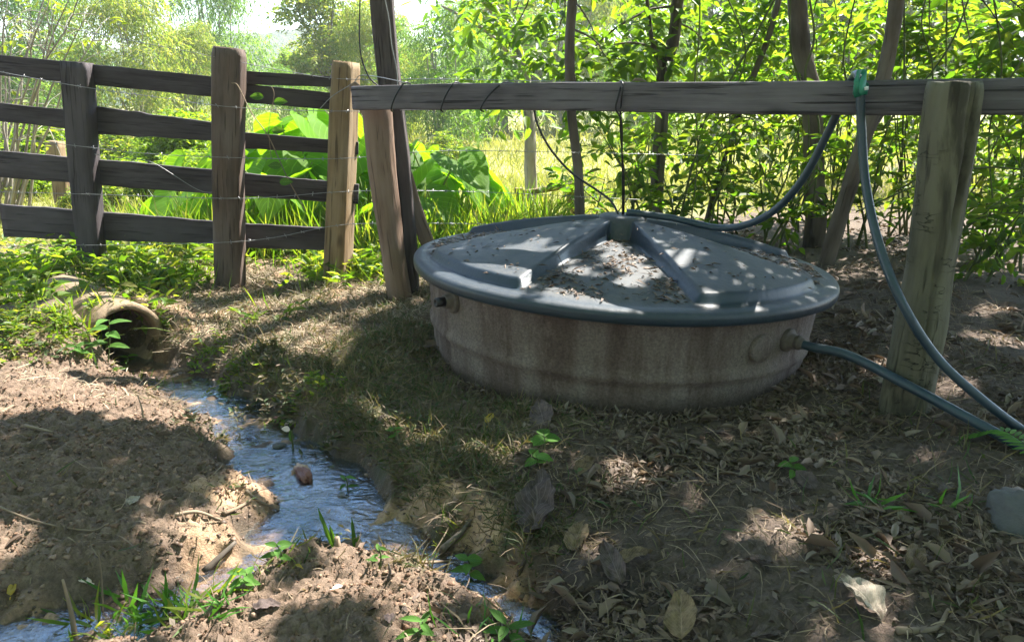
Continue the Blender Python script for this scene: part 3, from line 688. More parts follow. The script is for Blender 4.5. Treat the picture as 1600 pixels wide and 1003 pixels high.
# far posts
def bigpost(px, yt, Y, w, label, name='fence_post'):
    t = at(px, yt, Y); zb = hz(t[0], Y)-.2
    V, P, g = sweep(np.stack([np.full(14, t[0])+.008*np.sin(np.arange(14)), np.full(14, Y), np.linspace(zb, t[2], 14)], 1), rrect(w, w, .02, 3, 2), None, (0, 1, 0), .05, 3, px)
    return tag(MB().add(V, P, gr=g).build(name, M['gatepost']), label, 'post')
bigpost(86, 221, 8.4, .15, 'tan sunlit fence post standing behind the plank fence at the left')
gt = thing('field_gate', 'low pale wooden rail on two short posts in the sunlit meadow', 'fence', at(850, 330, 7.4))
for px, yt, w in ((811, 294, .085), (895, 283, .1)):
    t = at(px, yt, 7.4); V, P, g = sweep(np.stack([np.full(8, t[0]), np.full(8, 7.4), np.linspace(-.2, t[2], 8)], 1), rrect(w, w, .012, 3, 2), None, (0, 1, 0), .05, 3, px)
    MB().add(V, P, gr=g).build('post', M['gatepost'], gt)
V, P, g = sweep(np.linspace(at(818, 302, 7.36), at(900, 288, 7.36), 10), circ(.03, 10), None, (0, 0, 1), .08, 5, 4)
MB().add(V, P, gr=g).build('rail', M['gatepost'], gt)

# ------------------------------------------------------------------ wires
def strand(L, label, r=.0019, barbs=True, mat='wire', n=12):
    Pp = pxpath(L, n); mb = MB(); tube(mb, Pp, r, 4, (0, .2, 1))
    if barbs:
        Ls = np.concatenate([[0], np.cumsum(np.linalg.norm(np.diff(Pp, axis=0), axis=1))])
        for s in np.arange(.05, Ls[-1], .115):
            c = np.array([np.interp(s, Ls, Pp[:, k]) for k in range(3)])
            for q in range(2):
                v = unit(R.normal(size=3)*[.5, .6, 1])*.014; tube(mb, [c-v, c+v], .0018, 3, (.3, .5, .1))
    return tag(mb.build('barbed_wire', M[mat]), label, 'wire', 'barbed wire strands along the fences')
strand([(-150, -20, 4.9), (100, 42, 4.9), (330, 88, 4.84), (450, 112, 4.95), (541, 124, 4.94), (700, 124, 4.6), (960, 130, 4.0)], 'barbed wire strand running above the top boards')
strand([(-150, 84, 4.95), (110, 133, 4.93), (230, 150, 4.93), (345, 166, 4.8), (440, 172, 4.9), (535, 174, 4.92), (660, 172, 4.5), (760, 171, 4.4)], 'barbed wire strand crossing just below the top board')
strand([(-150, 200, 4.95), (100, 226, 4.93), (215, 239, 4.93), (345, 246, 4.8), (530, 248, 4.92), (700, 236, 5.0), (960, 240, 5.4), (1100, 243, 5.6)], 'barbed wire strand level with the gap below the second board')
strand([(-150, 296, 4.95), (150, 304, 4.93), (345, 310, 4.8), (430, 308, 4.9), (530, 300, 4.92), (640, 298, 5.0), (770, 301, 5.4), (1000, 312, 5.6)], 'barbed wire strand along the third board edge')
strand([(-150, 384, 4.95), (165, 383, 4.93), (345, 379, 4.8), (430, 371, 4.9), (530, 352, 4.92), (640, 349, 5.0), (760, 350, 5.4)], 'lowest barbed wire strand crossing the bottom board')
strand([(148, 241, 4.95), (200, 249, 4.97), (240, 255, 5.0), (310, 297, 5.0), (345, 300, 4.98)], 'loose wire end sagging between the left posts', .002, False)
def cord(pts, label, r=.005, name='black_cable', cat='cable', mat='cable', n=9, group=None):
    mb = MB(); tube(mb, smooth_path(pts, n), r, 6, (.3, .5, .6)); return tag(mb.build(name, M[mat]), label, cat, group)
A_ = lambda a, b, y: at(a, b, y)
q = beam_at(968); hub = tk(np.array([[-.005, -.01, .25]]))[0]
cord([A_(972, 128, q[1]-.02), A_(966, 150, q[1]-.045), A_(962, 170, q[1]-.045), A_(971, 190, q[1]-.01), A_(972, 240, q[1]+.08), A_(973, 300, q[1]+.18), hub], 'black cord hanging from the rail straight down to the lid centre', .0045, 'black_wire', 'wire')
cord([A_(967, 131, q[1]+.04), A_(969, 127, q[1]), A_(973, 132, q[1]-.047), A_(971, 155, q[1]-.05), A_(969, 185, q[1]-.01), A_(970, 215, q[1]+.05), A_(975, 280, q[1]+.14), hub+[.006, .0, 0]], 'second black cord knotted beside the hanging cord above the lid centre', .004, 'black_wire', 'wire')
cord([A_(834, 168, 3.98), A_(840, 195, 4.0), A_(860, 233, 4.0), A_(893, 270, 3.98), A_(935, 299, 3.9), A_(955, 315, 3.85), hub+[-.02, -.0, .0]], 'black cable sagging from the rail to the lid centre', .006)
cord([A_(566, -60, 4.3), A_(562, 20, 4.3), A_(563, 80, 4.3), A_(575, 118, 4.32), A_(592, 136, 4.34)], 'thin black cable hanging from above to the rail end', .004)
def loop(px, w, label, lean=0, r=.0045):
    c = beam_at(px); Y = c[1]
    cord([A_(px+w*1.2, 134, Y+.05), A_(px+w, 130, Y), A_(px+w*.4, 131, Y-.04), A_(px-w*.5+lean, 150, Y-.05), A_(px-w+lean, 170, Y-.045), A_(px-w*.8+lean, 175, Y)], label, r, 'cable_tie_loop', 'cable', group='black cable loops round the rail')
loop(625, 14, 'black cable loop wrapped round the rail next to the dark pole')
loop(703, 14, 'short black cable loop on the rail, second from the dark pole')
loop(775, 24, 'wide black cable loop on the rail, third from the dark pole')
cord([A_(582, -80, 4.32), A_(606, 20, 4.32), A_(612, 70, 4.33), A_(620, 110, 4.33), A_(622, 140, 4.33), A_(628, 168, 4.34)], 'pale thin wire running down the front of the dark pole', .0025, 'loose_wire', 'wire', 'wire')
cord([A_(500, 170, 4.9), A_(520, 150, 4.9), A_(552, 130, 4.92), A_(566, 118, 4.85), A_(622, 127, 4.35), A_(690, 147, 4.28), A_(700, 132, 4.3)], 'bent wire tied from the split post top to the rail', .0025, 'tie_wire', 'wire', 'wire')
# green ribbon on the hose
c = beam_at(1345)
rb = thing('green_ribbon', 'torn green plastic strip tying the hose to the rail', 'strap', c+[0, -.05, 0])
ang = np.linspace(0, 2*np.pi, 28)
pt = np.array([at(1345, 138, 2.95)])+np.stack([.024*np.cos(ang), .024*np.sin(ang), .012*np.sin(ang*2)], 1)
V, P, g = sweep(pt, rrect(.003, .026, .001, 2, 1), None, (0, 0, 1)); MB().add(V, P).build('wrap', M['ribbon'], rb)
V, P, g = sweep(smooth_path([at(1340, 152, 2.915), at(1339, 135, 2.905), at(1341, 118, 2.92), at(1347, 112, 2.93), at(1350, 120, 2.915), at(1346, 140, 2.9), at(1352, 146, 2.9)], 6), rrect(.022, .002, .0008, 2, 1), 1+.25*np.sin(np.arange(37)), (0, 1, .2)); MB().add(V, P).build('knot', M['ribbon'], rb)
V, P, g = sweep(np.linspace(at(1351, 139, 2.895), at(1357, 138, 2.897), 4), rrect(.002, .012, .0008, 2, 1), None, (0, 0, 1)); MB().add(V, P).build('tag', M['rim_white'], rb)
# bit of white plastic on the rail
V, P = leaf_geo(np.array([at(987, 127, beam_at(990)[1])]), np.array([[1, -.3, 0]]), np.array([[0, 0, 1.]]), .07, .05, 'oval', .05)
tag(MB().add(V, P).build('paper_scrap', M['dead_white']), 'small pale scrap lying on top of the rail', 'scrap')

# ------------------------------------------------------------------ concrete pipe
u = unit(np.cross(PIPE_B, [0, 0, 1])); v = np.cross(u, PIPE_B)
pr = [(.9, .145), (.3, .145), (.06, .145), (.012, .147), (0, .152), (-.002, .16), (0, .172), (.01, .178), (.06, .18), (.3, .18), (.9, .18)]
pr2 = [pr[0]]
for a, b in zip(pr[:-1], pr[1:]):
    k = max(1, int(abs(b[0]-a[0])/.03))
    for t in np.linspace(0, 1, k+1)[1:]: pr2.append((a[0]+(b[0]-a[0])*t, a[1]+(b[1]-a[1])*t))
V, P = lathe([(r*1.13, h) for h, r in pr2], 72)
ch = 1+.02*fbm(V[:, 0]*9, V[:, 1]*9+V[:, 2]*5, 3); V[:, :2] *= ch[:, None]
V[:, 2] += np.where(V[:, 2] < .02, .012*perlin(V[:, 0]*16, V[:, 1]*16), 0)
tag(MB().add(PIPE_M+V[:, :1]*u+V[:, 1:2]*v+V[:, 2:3]*PIPE_B, P).build('culvert_pipe', M['concrete']), 'round concrete drain pipe mouth at the head of the stream', 'pipe')
# ------------------------------------------------------------------ vegetation generators
def twigs(mb, base, dirs, length, npl, L, W, shape='oval', droop=.3, spread=1., fold=.25, curl=.12, jl=.3):
    """leaves set alternately along many straight-ish twigs"""
    n = len(base); t = (np.arange(npl)+.6)/npl
    tt = np.clip(t[None]+R.normal(0, .06, (n, npl)), .05, 1.05)
    ln = np.broadcast_to(length, (n,))[:, None]
    dr = np.array([0, 0, -1.])*droop
    C = base[:, None]+dirs[:, None]*(tt*ln)[..., None]+dr*((tt**2)*ln)[..., None]
    side = unit(np.cross(dirs, [0, 0, 1.])+1e-6); sgn = np.where(np.arange(npl) % 2, 1, -1)
    D = dirs[:, None]*.6+side[:, None]*sgn[None, :, None]*spread+dr*.9+R.normal(0, .35, (n, npl, 3))
    N = np.array([0, 0, 1.])+R.normal(0, .45, (n, npl, 3))
    C = C.reshape(-1, 3); D = D.reshape(-1, 3); N = N.reshape(-1, 3); k = len(C)
    s = R.uniform(1-jl, 1+jl, k)
    V, P = leaf_geo(C, D, N, L*s, W*s, shape, curl, fold); mb.add(V, P)
def in_ball(n, c, r, p=.45):
    d = rdir(n); return np.asarray(c)+d*np.asarray(r)*(R.random(n)**p)[:, None], d
def blob(mb, c, r, nt, npl, L, W, tl=.35, droop=.35, shape='oval', out=.6, **k):
    b, d = in_ball(nt, c, r); dirs = unit(d*out+R.normal(0, .6, (nt, 3))+[0, 0, -droop*.4])
    twigs(mb, b, dirs, tl*R.uniform(.6, 1.3, nt), npl, L, W, shape, droop, **k)
def limb(mb, a, b, r0, r1, sag=.1, n=9, m=6, seed=0):
    a = np.asarray(a, float); b = np.asarray(b, float); s = np.linspace(0, 1, n)[:, None]; d = np.linalg.norm(b-a)
    P = a+(b-a)*s+np.array([0, 0, 1])*sag*d*np.sin(s*np.pi)+.03*d*np.stack([fbm(s[:, 0]*3+seed, s[:, 0]*0, 2), fbm(s[:, 0]*3+seed+5, s[:, 0]*0+2, 2), s[:, 0]*0], 1)*np.sin(s*np.pi)
    V, p, g = sweep(P, circ(1, m), r0+(r1-r0)*s[:, 0], (.31, .9, .12), .06, 4., seed); mb.add(V, p, gr=g); return P

def make_tree(name, label, cat, base, h, kind, mat, barkm, group):
    """free-standing tree: trunk with limbs, crown of leaf clumps"""
    base = np.asarray(base, float); t = thing(name, label, cat, base, group)
    tr = MB(); cr = MB()
    if kind == 'weeping':
        k = 46; cw = h*.34
        for i in range(7):
            top = base+[R.normal(0, cw*.45), R.normal(0, cw*.45), h*R.uniform(.7, .98)]
            limb(tr, base+[R.normal(0, .12), R.normal(0, .12), -.1], top, .055, .012, .05, 10, 6, i)
        for i in range(k):
            z = R.uniform(.16, .97); w = cw*math.sqrt(max(.05, 1-((z-.45)/.58)**2)); a = R.uniform(0, 6.283); q = R.random()**.5
            c = base+[w*q*math.cos(a), w*q*math.sin(a), z*h]
            blob(cr, c, np.array([.62, .62, .5])*h/6, 62, 10, .16*h/6, .034*h/6, .62*h/6, .75, 'dia', .7, spread=.6)
    elif kind == 'broad':
        top = base+[R.normal(0, .3), R.normal(0, .3), h*.72]
        P = limb(tr, base-[0, 0, .1], top, .03*h, .008*h, .02, 12, 8, 3)
        for i in range(34):
            z = R.uniform(.28, .96); w = h*.36*math.sqrt(max(.05, 1-((z-.55)/.5)**2)); a = R.uniform(0, 6.283); q = R.random()**.4
            c = base+[w*q*math.cos(a), w*q*math.sin(a), z*h]
            limb(tr, P[min(11, int(z*10))], c, .008*h, .002*h, .05, 6, 5, i)
            blob(cr, c, np.array([.6, .6, .4])*h/6, 70, 8, .17*h/6, .085*h/6, .4*h/6, .3, 'dia', .6)
    else:
        for i in range(24):
            a = R.uniform(0, 6.283); q = R.random()**.6; z = R.uniform(.2, 1)*(1-.45*q*q)
            c = base+[h*.62*q*math.cos(a), h*.62*q*math.sin(a), z*h*.88]
            limb(tr, base+[R.normal(0, .05), R.normal(0, .05), -.05], c, .02, .005, .05, 6, 4, i)
            blob(cr, c, np.array([.24, .24, .17])*h, 46, 7, .07*h, .034*h, .16*h, .3, 'dia', .6)
    tr.build('trunk', barkm, t); cr.build('crown', mat, t, False); return t
def copy_tree(o, loc, rz, sc, label, group):
    r = o.copy(); COL.objects.link(r); r.location = loc; r.rotation_euler = (0, 0, rz); r.scale = sc; r['label'] = label
    if group: r['group'] = group
    for ch in list(o.children):
        c = ch.copy(); COL.objects.link(c); c.parent = r
    return r

# ---------------- far and middle trees beyond the fence
FG = 'trees beyond the fence'
PROTO = {}
def put(kind, key, px, ytop, Y, wide, label, name, cat, group=FG):
    p = at(px, 170, Y); z0 = float(height(np.array([p[0]]), np.array([Y]), False)[0]); H = at(px, ytop, Y)[2]-z0
    if key not in PROTO:
        h0 = {'weeping': 6., 'broad': 6., 'bush': 2.}[kind]
        mats = {'w1': ('bamboo', 'palebark'), 'w2': ('pale', 'palebark'), 'b1': ('bush', 'bark'), 'b2': ('pale', 'palebark'), 's1': ('bush', 'bark'), 's2': ('weed', 'bark')}[key]
        t = make_tree(name, label, cat, (0, 0, 0), h0, kind, M[mats[0]], M[mats[1]], group); PROTO[key] = (t, h0)
        t.location = (p[0], Y, z0); t.scale = (H/h0*wide, H/h0*wide, H/h0); t.rotation_euler = (0, 0, R.uniform(0, 6)); return t
    t, h0 = PROTO[key]
    return copy_tree(t, (p[0], Y, z0), R.uniform(0, 6.28), (H/h0*wide, H/h0*wide, H/h0), label, group)
W_, B_, S_ = ('weeping', 'feathery_tree', 'tree'), ('broad', 'leafy_tree', 'tree'), ('bush', 'leafy_bush', 'bush')
for (k, nm, ct), key, px, yt, Y, wd, lab in [
    (W_, 'w1', 60, -70, 27, 1.1, 'feathery light green tree behind the bare twigs at the top left corner'),
    (W_, 'w2', 215, -20, 23, 1.15, 'rounded yellow-green feathery tree above the left boards'),
    (W_, 'w1', 345, -90, 33, .8, 'tall slender feathery tree rising straight behind the middle sawn post'),
    (W_, 'w2', 300, 40, 25, .9, 'pale gold feathery tree just left of the middle sawn post'),
    (W_, 'w1', -120, -20, 24, 1.1, 'feathery tree at the far left edge of the meadow'),
    (B_, 'b2', 520, -25, 26, 1.0, 'pale leafy tree left of the dark pole, under the sky gap'),
    (B_, 'b1', 468, 75, 40, .8, 'darker leafy tree far behind the split post'),
    (W_, 'w1', 455, 105, 20, 1.1, 'low feathery tree behind the upper slat of the plank fence'),
    (W_, 'w2', 590, 10, 24, .9, 'feathery tree directly behind the dark pole'),
    (W_, 'w1', 690, 5, 22, 1.2, 'big weeping tree right of the dark pole above the rail'),
    (W_, 'w2', 640, 70, 27, 1.1, 'yellowish feathery tree filling the gap just right of the dark pole'),
    (W_, 'w1', 750, 60, 30, 1.1, 'feathery tree between the weeping tree and the pale trunk'),
    (B_, 'b2', 790, -30, 34, .9, 'pale leafy tree behind the trunk standing left of the lid centre'),
    (W_, 'w2', 880, -60, 32, 1.0, 'feathery tree behind the slender dark trunk'),
    (B_, 'b1', 985, -80, 36, 1.1, 'dark leafy tree far behind the hanging cord'),
    (W_, 'w1', 1010, 20, 24, 1., 'feathery tree right of the slender dark trunk at the end of the meadow'),
    (B_, 'b2', 1120, -60, 30, 1.0, 'pale leafy tree behind the forked trunk'),
    (B_, 'b1', 1260, -60, 30, 1.1, 'leafy tree behind the vine-hung trunk'),
    (B_, 'b2', 1420, -70, 28, 1.1, 'pale leafy tree behind the leaning trunk'),
    (B_, 'b1', 1600, -70, 28, 1.2, 'leafy tree behind the round post at the right edge'),
    (W_, 'w2', 1760, -60, 26, 1.1, 'feathery tree beyond the right edge of the thicket'),
    (S_, 's1', 40, 175, 12.5, 1.0, 'low green bush behind the lower left boards'),
    (S_, 's2', 175, 190, 13.5, 1.1, 'low yellow-green bush behind the left sawn post'),
    (S_, 's1', 285, 165, 11.5, 1.0, 'darker bush between the left and middle sawn posts'),
    (S_, 's2', 400, 205, 15, 1.1, 'sunlit bush right of the middle sawn post, behind the big leaves'),
    (S_, 's1', 235, 238, 8.8, 1.1, 'dark green bush low between the left and middle sawn posts'),
    (S_, 's1', 30, 250, 9.4, 1.0, 'small green bush in the grass behind the lowest left boards'),
    (S_, 's2', 130, 262, 8.4, .9, 'small yellow-green bush just right of the tan fence post'),
    (S_, 's1', 330, 225, 9.6, 1.2, 'green bush behind the left end of the big-leaved clump'),
    (S_, 's1', -90, 190, 11, 1.1, 'bush at the left edge behind the plank fence'),
    (S_, 's2', 690, 205, 15, 1.1, 'sunlit bush under the big weeping tree'),
    (S_, 's1', 760, 215, 24, 1.0, 'small far bush at the meadow edge left of the pale trunk'),
    (S_, 's2', 865, 225, 22, .9, 'small golden bush at the meadow edge between the two thin trunks'),
    (S_, 's1', 960, 215, 20, 1.2, 'far bush at the meadow edge behind the hanging cord')]:
    put(k, key, px, yt, Y, wd, lab, nm, ct, FG if k != 'bush' else 'bushes beyond the fence')

# ---------------- shade pattern of the overhead crowns (drawn on the plane z=0, then carried up along the sun)
GRX = np.arange(0, 1700, 100); GRY = np.array([440, 520, 600, 680, 760, 840, 920, 1000])
LIT = np.array([
 [.9,.9,.95,1,1,1,.85,.6,.3,.1,.1,.1,.1,.1,.15,.25,.25],
 [.85,.9,.95,1,1,.75,.35,.3,.2,.1,.05,.05,.05,.05,.05,.2,.2],
 [.95,1,.95,.85,.7,.25,.1,.05,0,0,0,0,0,.05,.05,.1,.1],
 [.12,.2,.3,.3,.7,.4,.08,.05,0,0,0,0,.05,0,0,0,0],
 [.15,.4,.5,.6,.75,.7,.4,.15,.08,.08,.08,.03,.1,.05,.03,0,0],
 [.55,.15,.35,.6,.6,.5,.55,.5,.25,.05,.03,.03,.25,.15,.03,0,0],
 [.1,.1,.4,.45,.6,.25,.3,.3,.35,.05,.03,.03,.05,.15,.1,0,0],
 [.7,.55,.7,.4,.3,.15,.15,.2,.35,.05,.05,.05,.05,.2,.1,0,0]])
SPOTS = [(1130,645,20,9),(1480,640,30,12),(1545,565,30,14),(1150,885,18,10),(960,835,24,14),(1440,742,14,7),(1290,985,24,12),(880,990,30,16),(1080,775,20,10),(1312,702,18,9),(1372,600,26,12),(1240,640,16,8),(860,700,14,8),(990,735,52,26),(1240,832,60,36),(775,845,70,28),(800,945,42,55),(1270,752,22,13),(1372,965,45,34),(660,775,50,22),(590,815,60,30),(140,600,160,40),(60,640,80,22),(480,560,60,40),(405,585,60,40),(400,700,60,40),
         (700,865,60,20),(420,925,60,20),(215,960,80,26),(20,985,60,30),(350,790,60,30),(250,860,50,30),(30,815,60,20),(150,770,60,16),(1060,990,20,14)]
DARK = [(150,695,210,44),(320,690,70,30),(160,770,70,26),(60,730,120,26),(170,830,70,34),(90,880,110,30),(330,735,40,30),(560,940,60,40),(560,640,60,60),(640,680,90,70)]
LSPOT = [(720,405,16,8),(740,415,20,10),(950,385,12,6),(985,440,14,7),(1020,390,12,6),(1075,395,12,5),(905,425,12,6),(870,455,14,6),(925,468,74,28),(975,480,46,15),(795,398,30,14),(745,432,34,14),(783,444,34,14),(700,432,36,9),(760,462,50,8),(832,384,18,9),(880,392,20,9),(850,412,30,8),(975,408,28,12),(1005,425,22,10),(1055,402,20,7),(690,405,16,7),(1115,470,16,5)]
def tolid(px, py):
    d = ray(px, py); P = np.array([0, 0, EYE])+d*np.linspace(1.5, 6, 3000)[:, None]; Q = (P-TC)@TR
    r = np.hypot(Q[:, 0], Q[:, 1]); h = np.where(r < 1.05, lid_h(Q[:, 0], Q[:, 1])[0], -1.); return P[np.argmax(Q[:, 2] < h)]
def down(P): return P-SUN*(P[..., 2:3]/SUN[2])
def ell(lst, conv):
    out = []
    for px, py, a, b in lst:
        c = conv(px, py); e = conv(px+a, py); f = conv(px, py+b)
        out.append((c[:2], abs(e[0]-c[0])+.02, np.linalg.norm((f-c)[:2])+.02))
    return out
E_S = ell(SPOTS, lambda a, b: onz(a, b, -.05)); E_D = ell(DARK, lambda a, b: onz(a, b, -.05))
E_L = [(down(tolid(a, b))[:2], .5*(abs(tolid(a+c, b)[0]-tolid(a, b)[0])*2)*1.15+.022, np.linalg.norm((tolid(a, b+d)-tolid(a, b))[:2])*1.15+.022) for a, b, c, d in LSPOT]
LC = down(TC+[0, 0, .06])
def inside(lst, x, y, amp=.35):
    v = np.full(x.shape, 9.)
    for c, a, b in lst: v = np.minimum(v, np.hypot((x-c[0])/a, (y-c[1])/b))
    return v+amp*perlin(x*11, y*11) < 1
def lit_mask(x, y):
    X, Y = proj(np.stack([x, y, np.zeros_like(x)-.03], 1))
    fx = np.clip(X/100, 0, 15.99); fy = np.clip(np.interp(Y, GRY, np.arange(8)), 0, 6.99); i = fx.astype(int); j = fy.astype(int); u = fx-i; v = fy-j
    f = (LIT[j, i]*(1-u)+LIT[j, i+1]*u)*(1-v)+(LIT[j+1, i]*(1-u)+LIT[j+1, i+1]*u)*v
    f = np.where(X < -40, .35, f); f = np.where(X > 1700, .1, f)
    U = .5+.5*np.tanh(1.5*(perlin(x*2.6+3, y*2.6)+.5*perlin(x*7, y*7)))
    lit = U < np.where(f > .04, f+.035, 0)
    lit = (lit | inside(E_S, x, y)) & ~inside(E_D, x, y)
    inl = np.hypot(x-LC[0], y-LC[1]) < 1.08
    lit = np.where(inl, inside(E_L, x, y, .3), lit)
    return lit
N0 = 76000
x = R.uniform(-3.4, 4.4, N0); y = R.uniform(.1, 6.0, N0)
keep = (y < np.where(x > .75, 4.9, 4.9)) & ~lit_mask(x, y)
# outside the mapped left ground, thin out
keep &= (R.random(N0) < np.where((y > 4.0) & (x < .3), .35, 1.))
x = x[keep]; y = y[keep]; z = R.uniform(3.1, 5.6, len(x)); z = np.maximum(z, 2.6+.0*y)
CAN = np.stack([x, y, np.zeros_like(x)], 1)+SUN*(z/SUN[2])[:, None]
xl = R.uniform(LC[0]-1.12, LC[0]+1.12, 16000); yl = R.uniform(LC[1]-1.12, LC[1]+1.12, 16000)
kl = (np.hypot(xl-LC[0], yl-LC[1]) < 1.1) & ~inside(E_L, xl, yl, .3); xl, yl = xl[kl], yl[kl]
CANL = np.stack([xl, yl, np.zeros_like(xl)], 1)+SUN*(R.uniform(3.0, 3.7, len(xl))/SUN[2])[:, None]   # small low leaves over the tank
far_ = np.hypot(x-LC[0], y-LC[1]) > 1.12; CAN = CAN[far_]
nb = 34000   # unseen leaves added over and behind the camera to block skylight
xb = R.uniform(-8, 7, nb); yb = R.uniform(-5, 3.2, nb); zb = R.uniform(3.0, 5.4, nb); kb = perlin(xb*.9, yb*.9+3) > -.35
sx, sy = SUN[0]/SUN[2], SUN[1]/SUN[2]; kb &= ~((yb-sy*zb > -.9) & (xb-sx*zb > -3.6)); CAN = np.vstack([CAN, np.stack([xb, yb, zb], 1)[kb]])

# ---------------- trunks and near trees at the right
def trunk_path(L): return smooth_path([at(a, b, Y) for a, b, Y in L], 8)
NT_ = []
def near_tree(name, label, L, r0, r1, barkm, extra_top=None, group='trees around the tank'):
    P = trunk_path(L); P = np.vstack([P[:1]-[0, 0, .25], P]); top = P[-1]
    if extra_top is not None: P = np.vstack([P, smooth_path([top, (top+np.array(extra_top))/2+[.08, .05, .1], extra_top], 8)[1:]])
    t = thing(name, label, 'tree', P[1], group); mb = MB()
    V, p, g = sweep(P, circ(1, 12), np.linspace(r0, r1, len(P)), (.1, 1, .05), .12, 3.5, len(NT_)+20); mb.add(V, p, gr=g)
    NT_.append(dict(t=t, tr=mb, cr=MB(), top=P[-1], P=P, b=barkm)); return NT_[-1]
T1 = near_tree('slender_tree', 'slender dark trunk rising behind the rail left of the hanging cord', [(906,336,5.6),(903,260,5.6),(893,180,5.55),(890,80,5.5),(895,-10,5.5)], .036, .03, M['bark'], (-.2, 6.2, 4.2))
T2 = near_tree('pale_tree', 'pale grey trunk in the haze left of the slender dark trunk', [(830,345,8.8),(829,260,8.8),(826,180,8.8),(815,100,8.9),(790,40,9),(740,-20,9.1)], .075, .04, M['palebark'], (-.2, 9.5, 3.6))
T3 = near_tree('forked_tree', 'forked dark trunk behind the rail just right of the lid centre', [(1024,345,6.6),(1028,260,6.6),(1034,180,6.6),(1036,120,6.6),(1052,60,6.6),(1060,-10,6.6)], .062, .042, M['bark'], (1.9, 6.7, 4.4))
T4 = near_tree('vine_tree', 'vine-hung trunk above the rail between the forked trunk and the hose', [(1275,345,6.2),(1272,260,6.2),(1268,160,6.2),(1252,80,6.2),(1245,-10,6.2)], .085, .065, M['bark'], (3.2, 8, 4.6))
T5 = near_tree('leaning_tree', 'grey leaning trunk between the hose and the round post', [(1288,420,5.5),(1312,340,5.42),(1338,255,5.35),(1365,170,5.3),(1388,90,5.3),(1402,-10,5.3)], .058, .042, M['bark'], (3.1, 6.0, 4.0))
T6 = near_tree('thin_tree', 'thin slanting stem climbing behind the hose bend', [(1105,345,6.9),(1130,250,6.9),(1165,150,6.9),(1200,60,6.9),(1222,-20,6.9)], .03, .022, M['bark'], (2.9, 7.2, 3.6))
limb(T3['tr'], at(1034, 118, 6.6), at(1018, 60, 6.5), .03, .018, .05, 8, 7, 2); limb(T3['tr'], at(1018, 62, 6.5), at(1005, -30, 6.4), .018, .012, .05, 8, 6, 4)
limb(T3['tr'], at(1040, 90, 6.6), at(960, 70, 6.3), .016, .007, .1, 8, 5, 6); limb(T3['tr'], at(1060, 10, 6.6), at(905, 100, 6.2), .013, .005, .12, 9, 5, 7)
limb(T5['tr'], at(1345, 240, 5.34), at(1400, 150, 5.5), .02, .008, .05, 8, 5, 8)
limb(T2['tr'], at(815, 100, 8.9), at(690, 10, 8.6), .03, .012, .06, 9, 6, 9)
# crown leaves above the frame, handed to the nearest tree, with the added sky blockers
nb = 11000  # unseen leaf hedge round the camera, added to cut skylight, stored in a crown
ab = np.radians(R.uniform(95, 285, nb)); rb = R.uniform(4.2, 7.5, nb); CB = np.stack([np.sin(ab)*rb, np.cos(ab)*rb-.5, R.uniform(.4, 5.2, nb)], 1)
V, P = leaf_geo(CB, rdir(nb, -.2, .5), rdir(nb, .3), R.uniform(.18, .3, nb), R.uniform(.09, .15, nb), 'dia', .15, .15); T5['cr'].add(V, P)
Dl = rdir(len(CANL), -.15, .35); V, P = leaf_geo(CANL-Dl*.03, Dl, rdir(len(CANL), 2.2, .6), R.uniform(.05, .085, len(CANL)), R.uniform(.03, .05, len(CANL)), 'dia', .15, .15); T3['cr'].add(V, P)
owners = [T1, T3, T4, T5, T6]
tp = np.array([o['top'][:2] for o in owners]); own = ((CAN[:, None, :2]-tp[None])**2).sum(-1).argmin(1)
for k, o in enumerate(owners):
    C = CAN[own == k]
    if not len(C): continue
    Dc = rdir(len(C), -.15, .35); Lc = R.uniform(.10, .16, len(C))
    V, P = leaf_geo(C-Dc*(Lc*.45)[:, None], Dc, rdir(len(C), 2.2, .6), Lc, R.uniform(.055, .085, len(C)), 'dia', .15, .15)
    o['cr'].add(V, P)
    for i in range(9):
        e = C[R.integers(len(C))]; limb(o['tr'], o['top'], e, .022, .005, .06, 8, 5, i+k*9)
# leaf sprays inside the frame
def spray(o, L, lf, wd, tl, npl=7, nt=24, mat=None, droop=.35, limbs=True):
    for px, py, Y, rx, rz in L:
        c = at(px, py, Y); r = np.array([rx, rx*.8, rz]); blob(o['cr'], c, r, nt, npl, lf, wd, tl, droop, 'oval', .5)
        if limbs:
            j = np.argmin(np.linalg.norm(o['P']-c-[0, 0, .2], axis=1)); limb(o['tr'], o['P'][j], c, .01, .003, .08, 8, 4, int(px))
spray(T1, [(800,40,6.6,.3,.2),(860,15,6.2,.3,.2),(872,85,6.4,.28,.18),(785,105,6.8,.25,.2),(930,60,6,.28,.2),(760,10,7,.3,.2),(960,110,6.2,.22,.12),(905,150,6.1,.12,.12)], .125, .055, .32, 7, 13)
spray(T2, [(700,-5,8.8,.5,.3),(760,40,9,.4,.3),(800,150,9,.3,.2),(840,60,9.2,.4,.3)], .16, .06, .4, 6, 14)
spray(T3, [(1000,30,6.9,.3,.25),(1090,20,6.8,.35,.25),(1060,80,7.0,.3,.2),(990,90,6.6,.25,.2),(1120,90,7.0,.35,.25),(1150,30,7.4,.35,.25),(1010,-20,6.5,.3,.2)], .125, .056, .35, 7, 17)
spray(T4, [(1200,20,7.6,.35,.25),(1230,95,7.8,.35,.25),(1290,30,7.7,.4,.25),(1310,95,7.6,.35,.25),(1270,150,7.9,.35,.3),(1340,20,8,.4,.3),(1180,95,8,.35,.25)], .13, .06, .35, 7, 19)
spray(T5, [(1400,60,6.8,.35,.25),(1440,20,7.0,.4,.25),(1450,95,6.8,.35,.25),(1500,50,6.6,.4,.25),(1380,20,7.2,.35,.25),(1560,20,6,.4,.25),(1590,80,5.8,.35,.25),(1530,110,6.2,.35,.2),(1620,40,5.4,.35,.3)], .13, .06, .35, 7, 19)
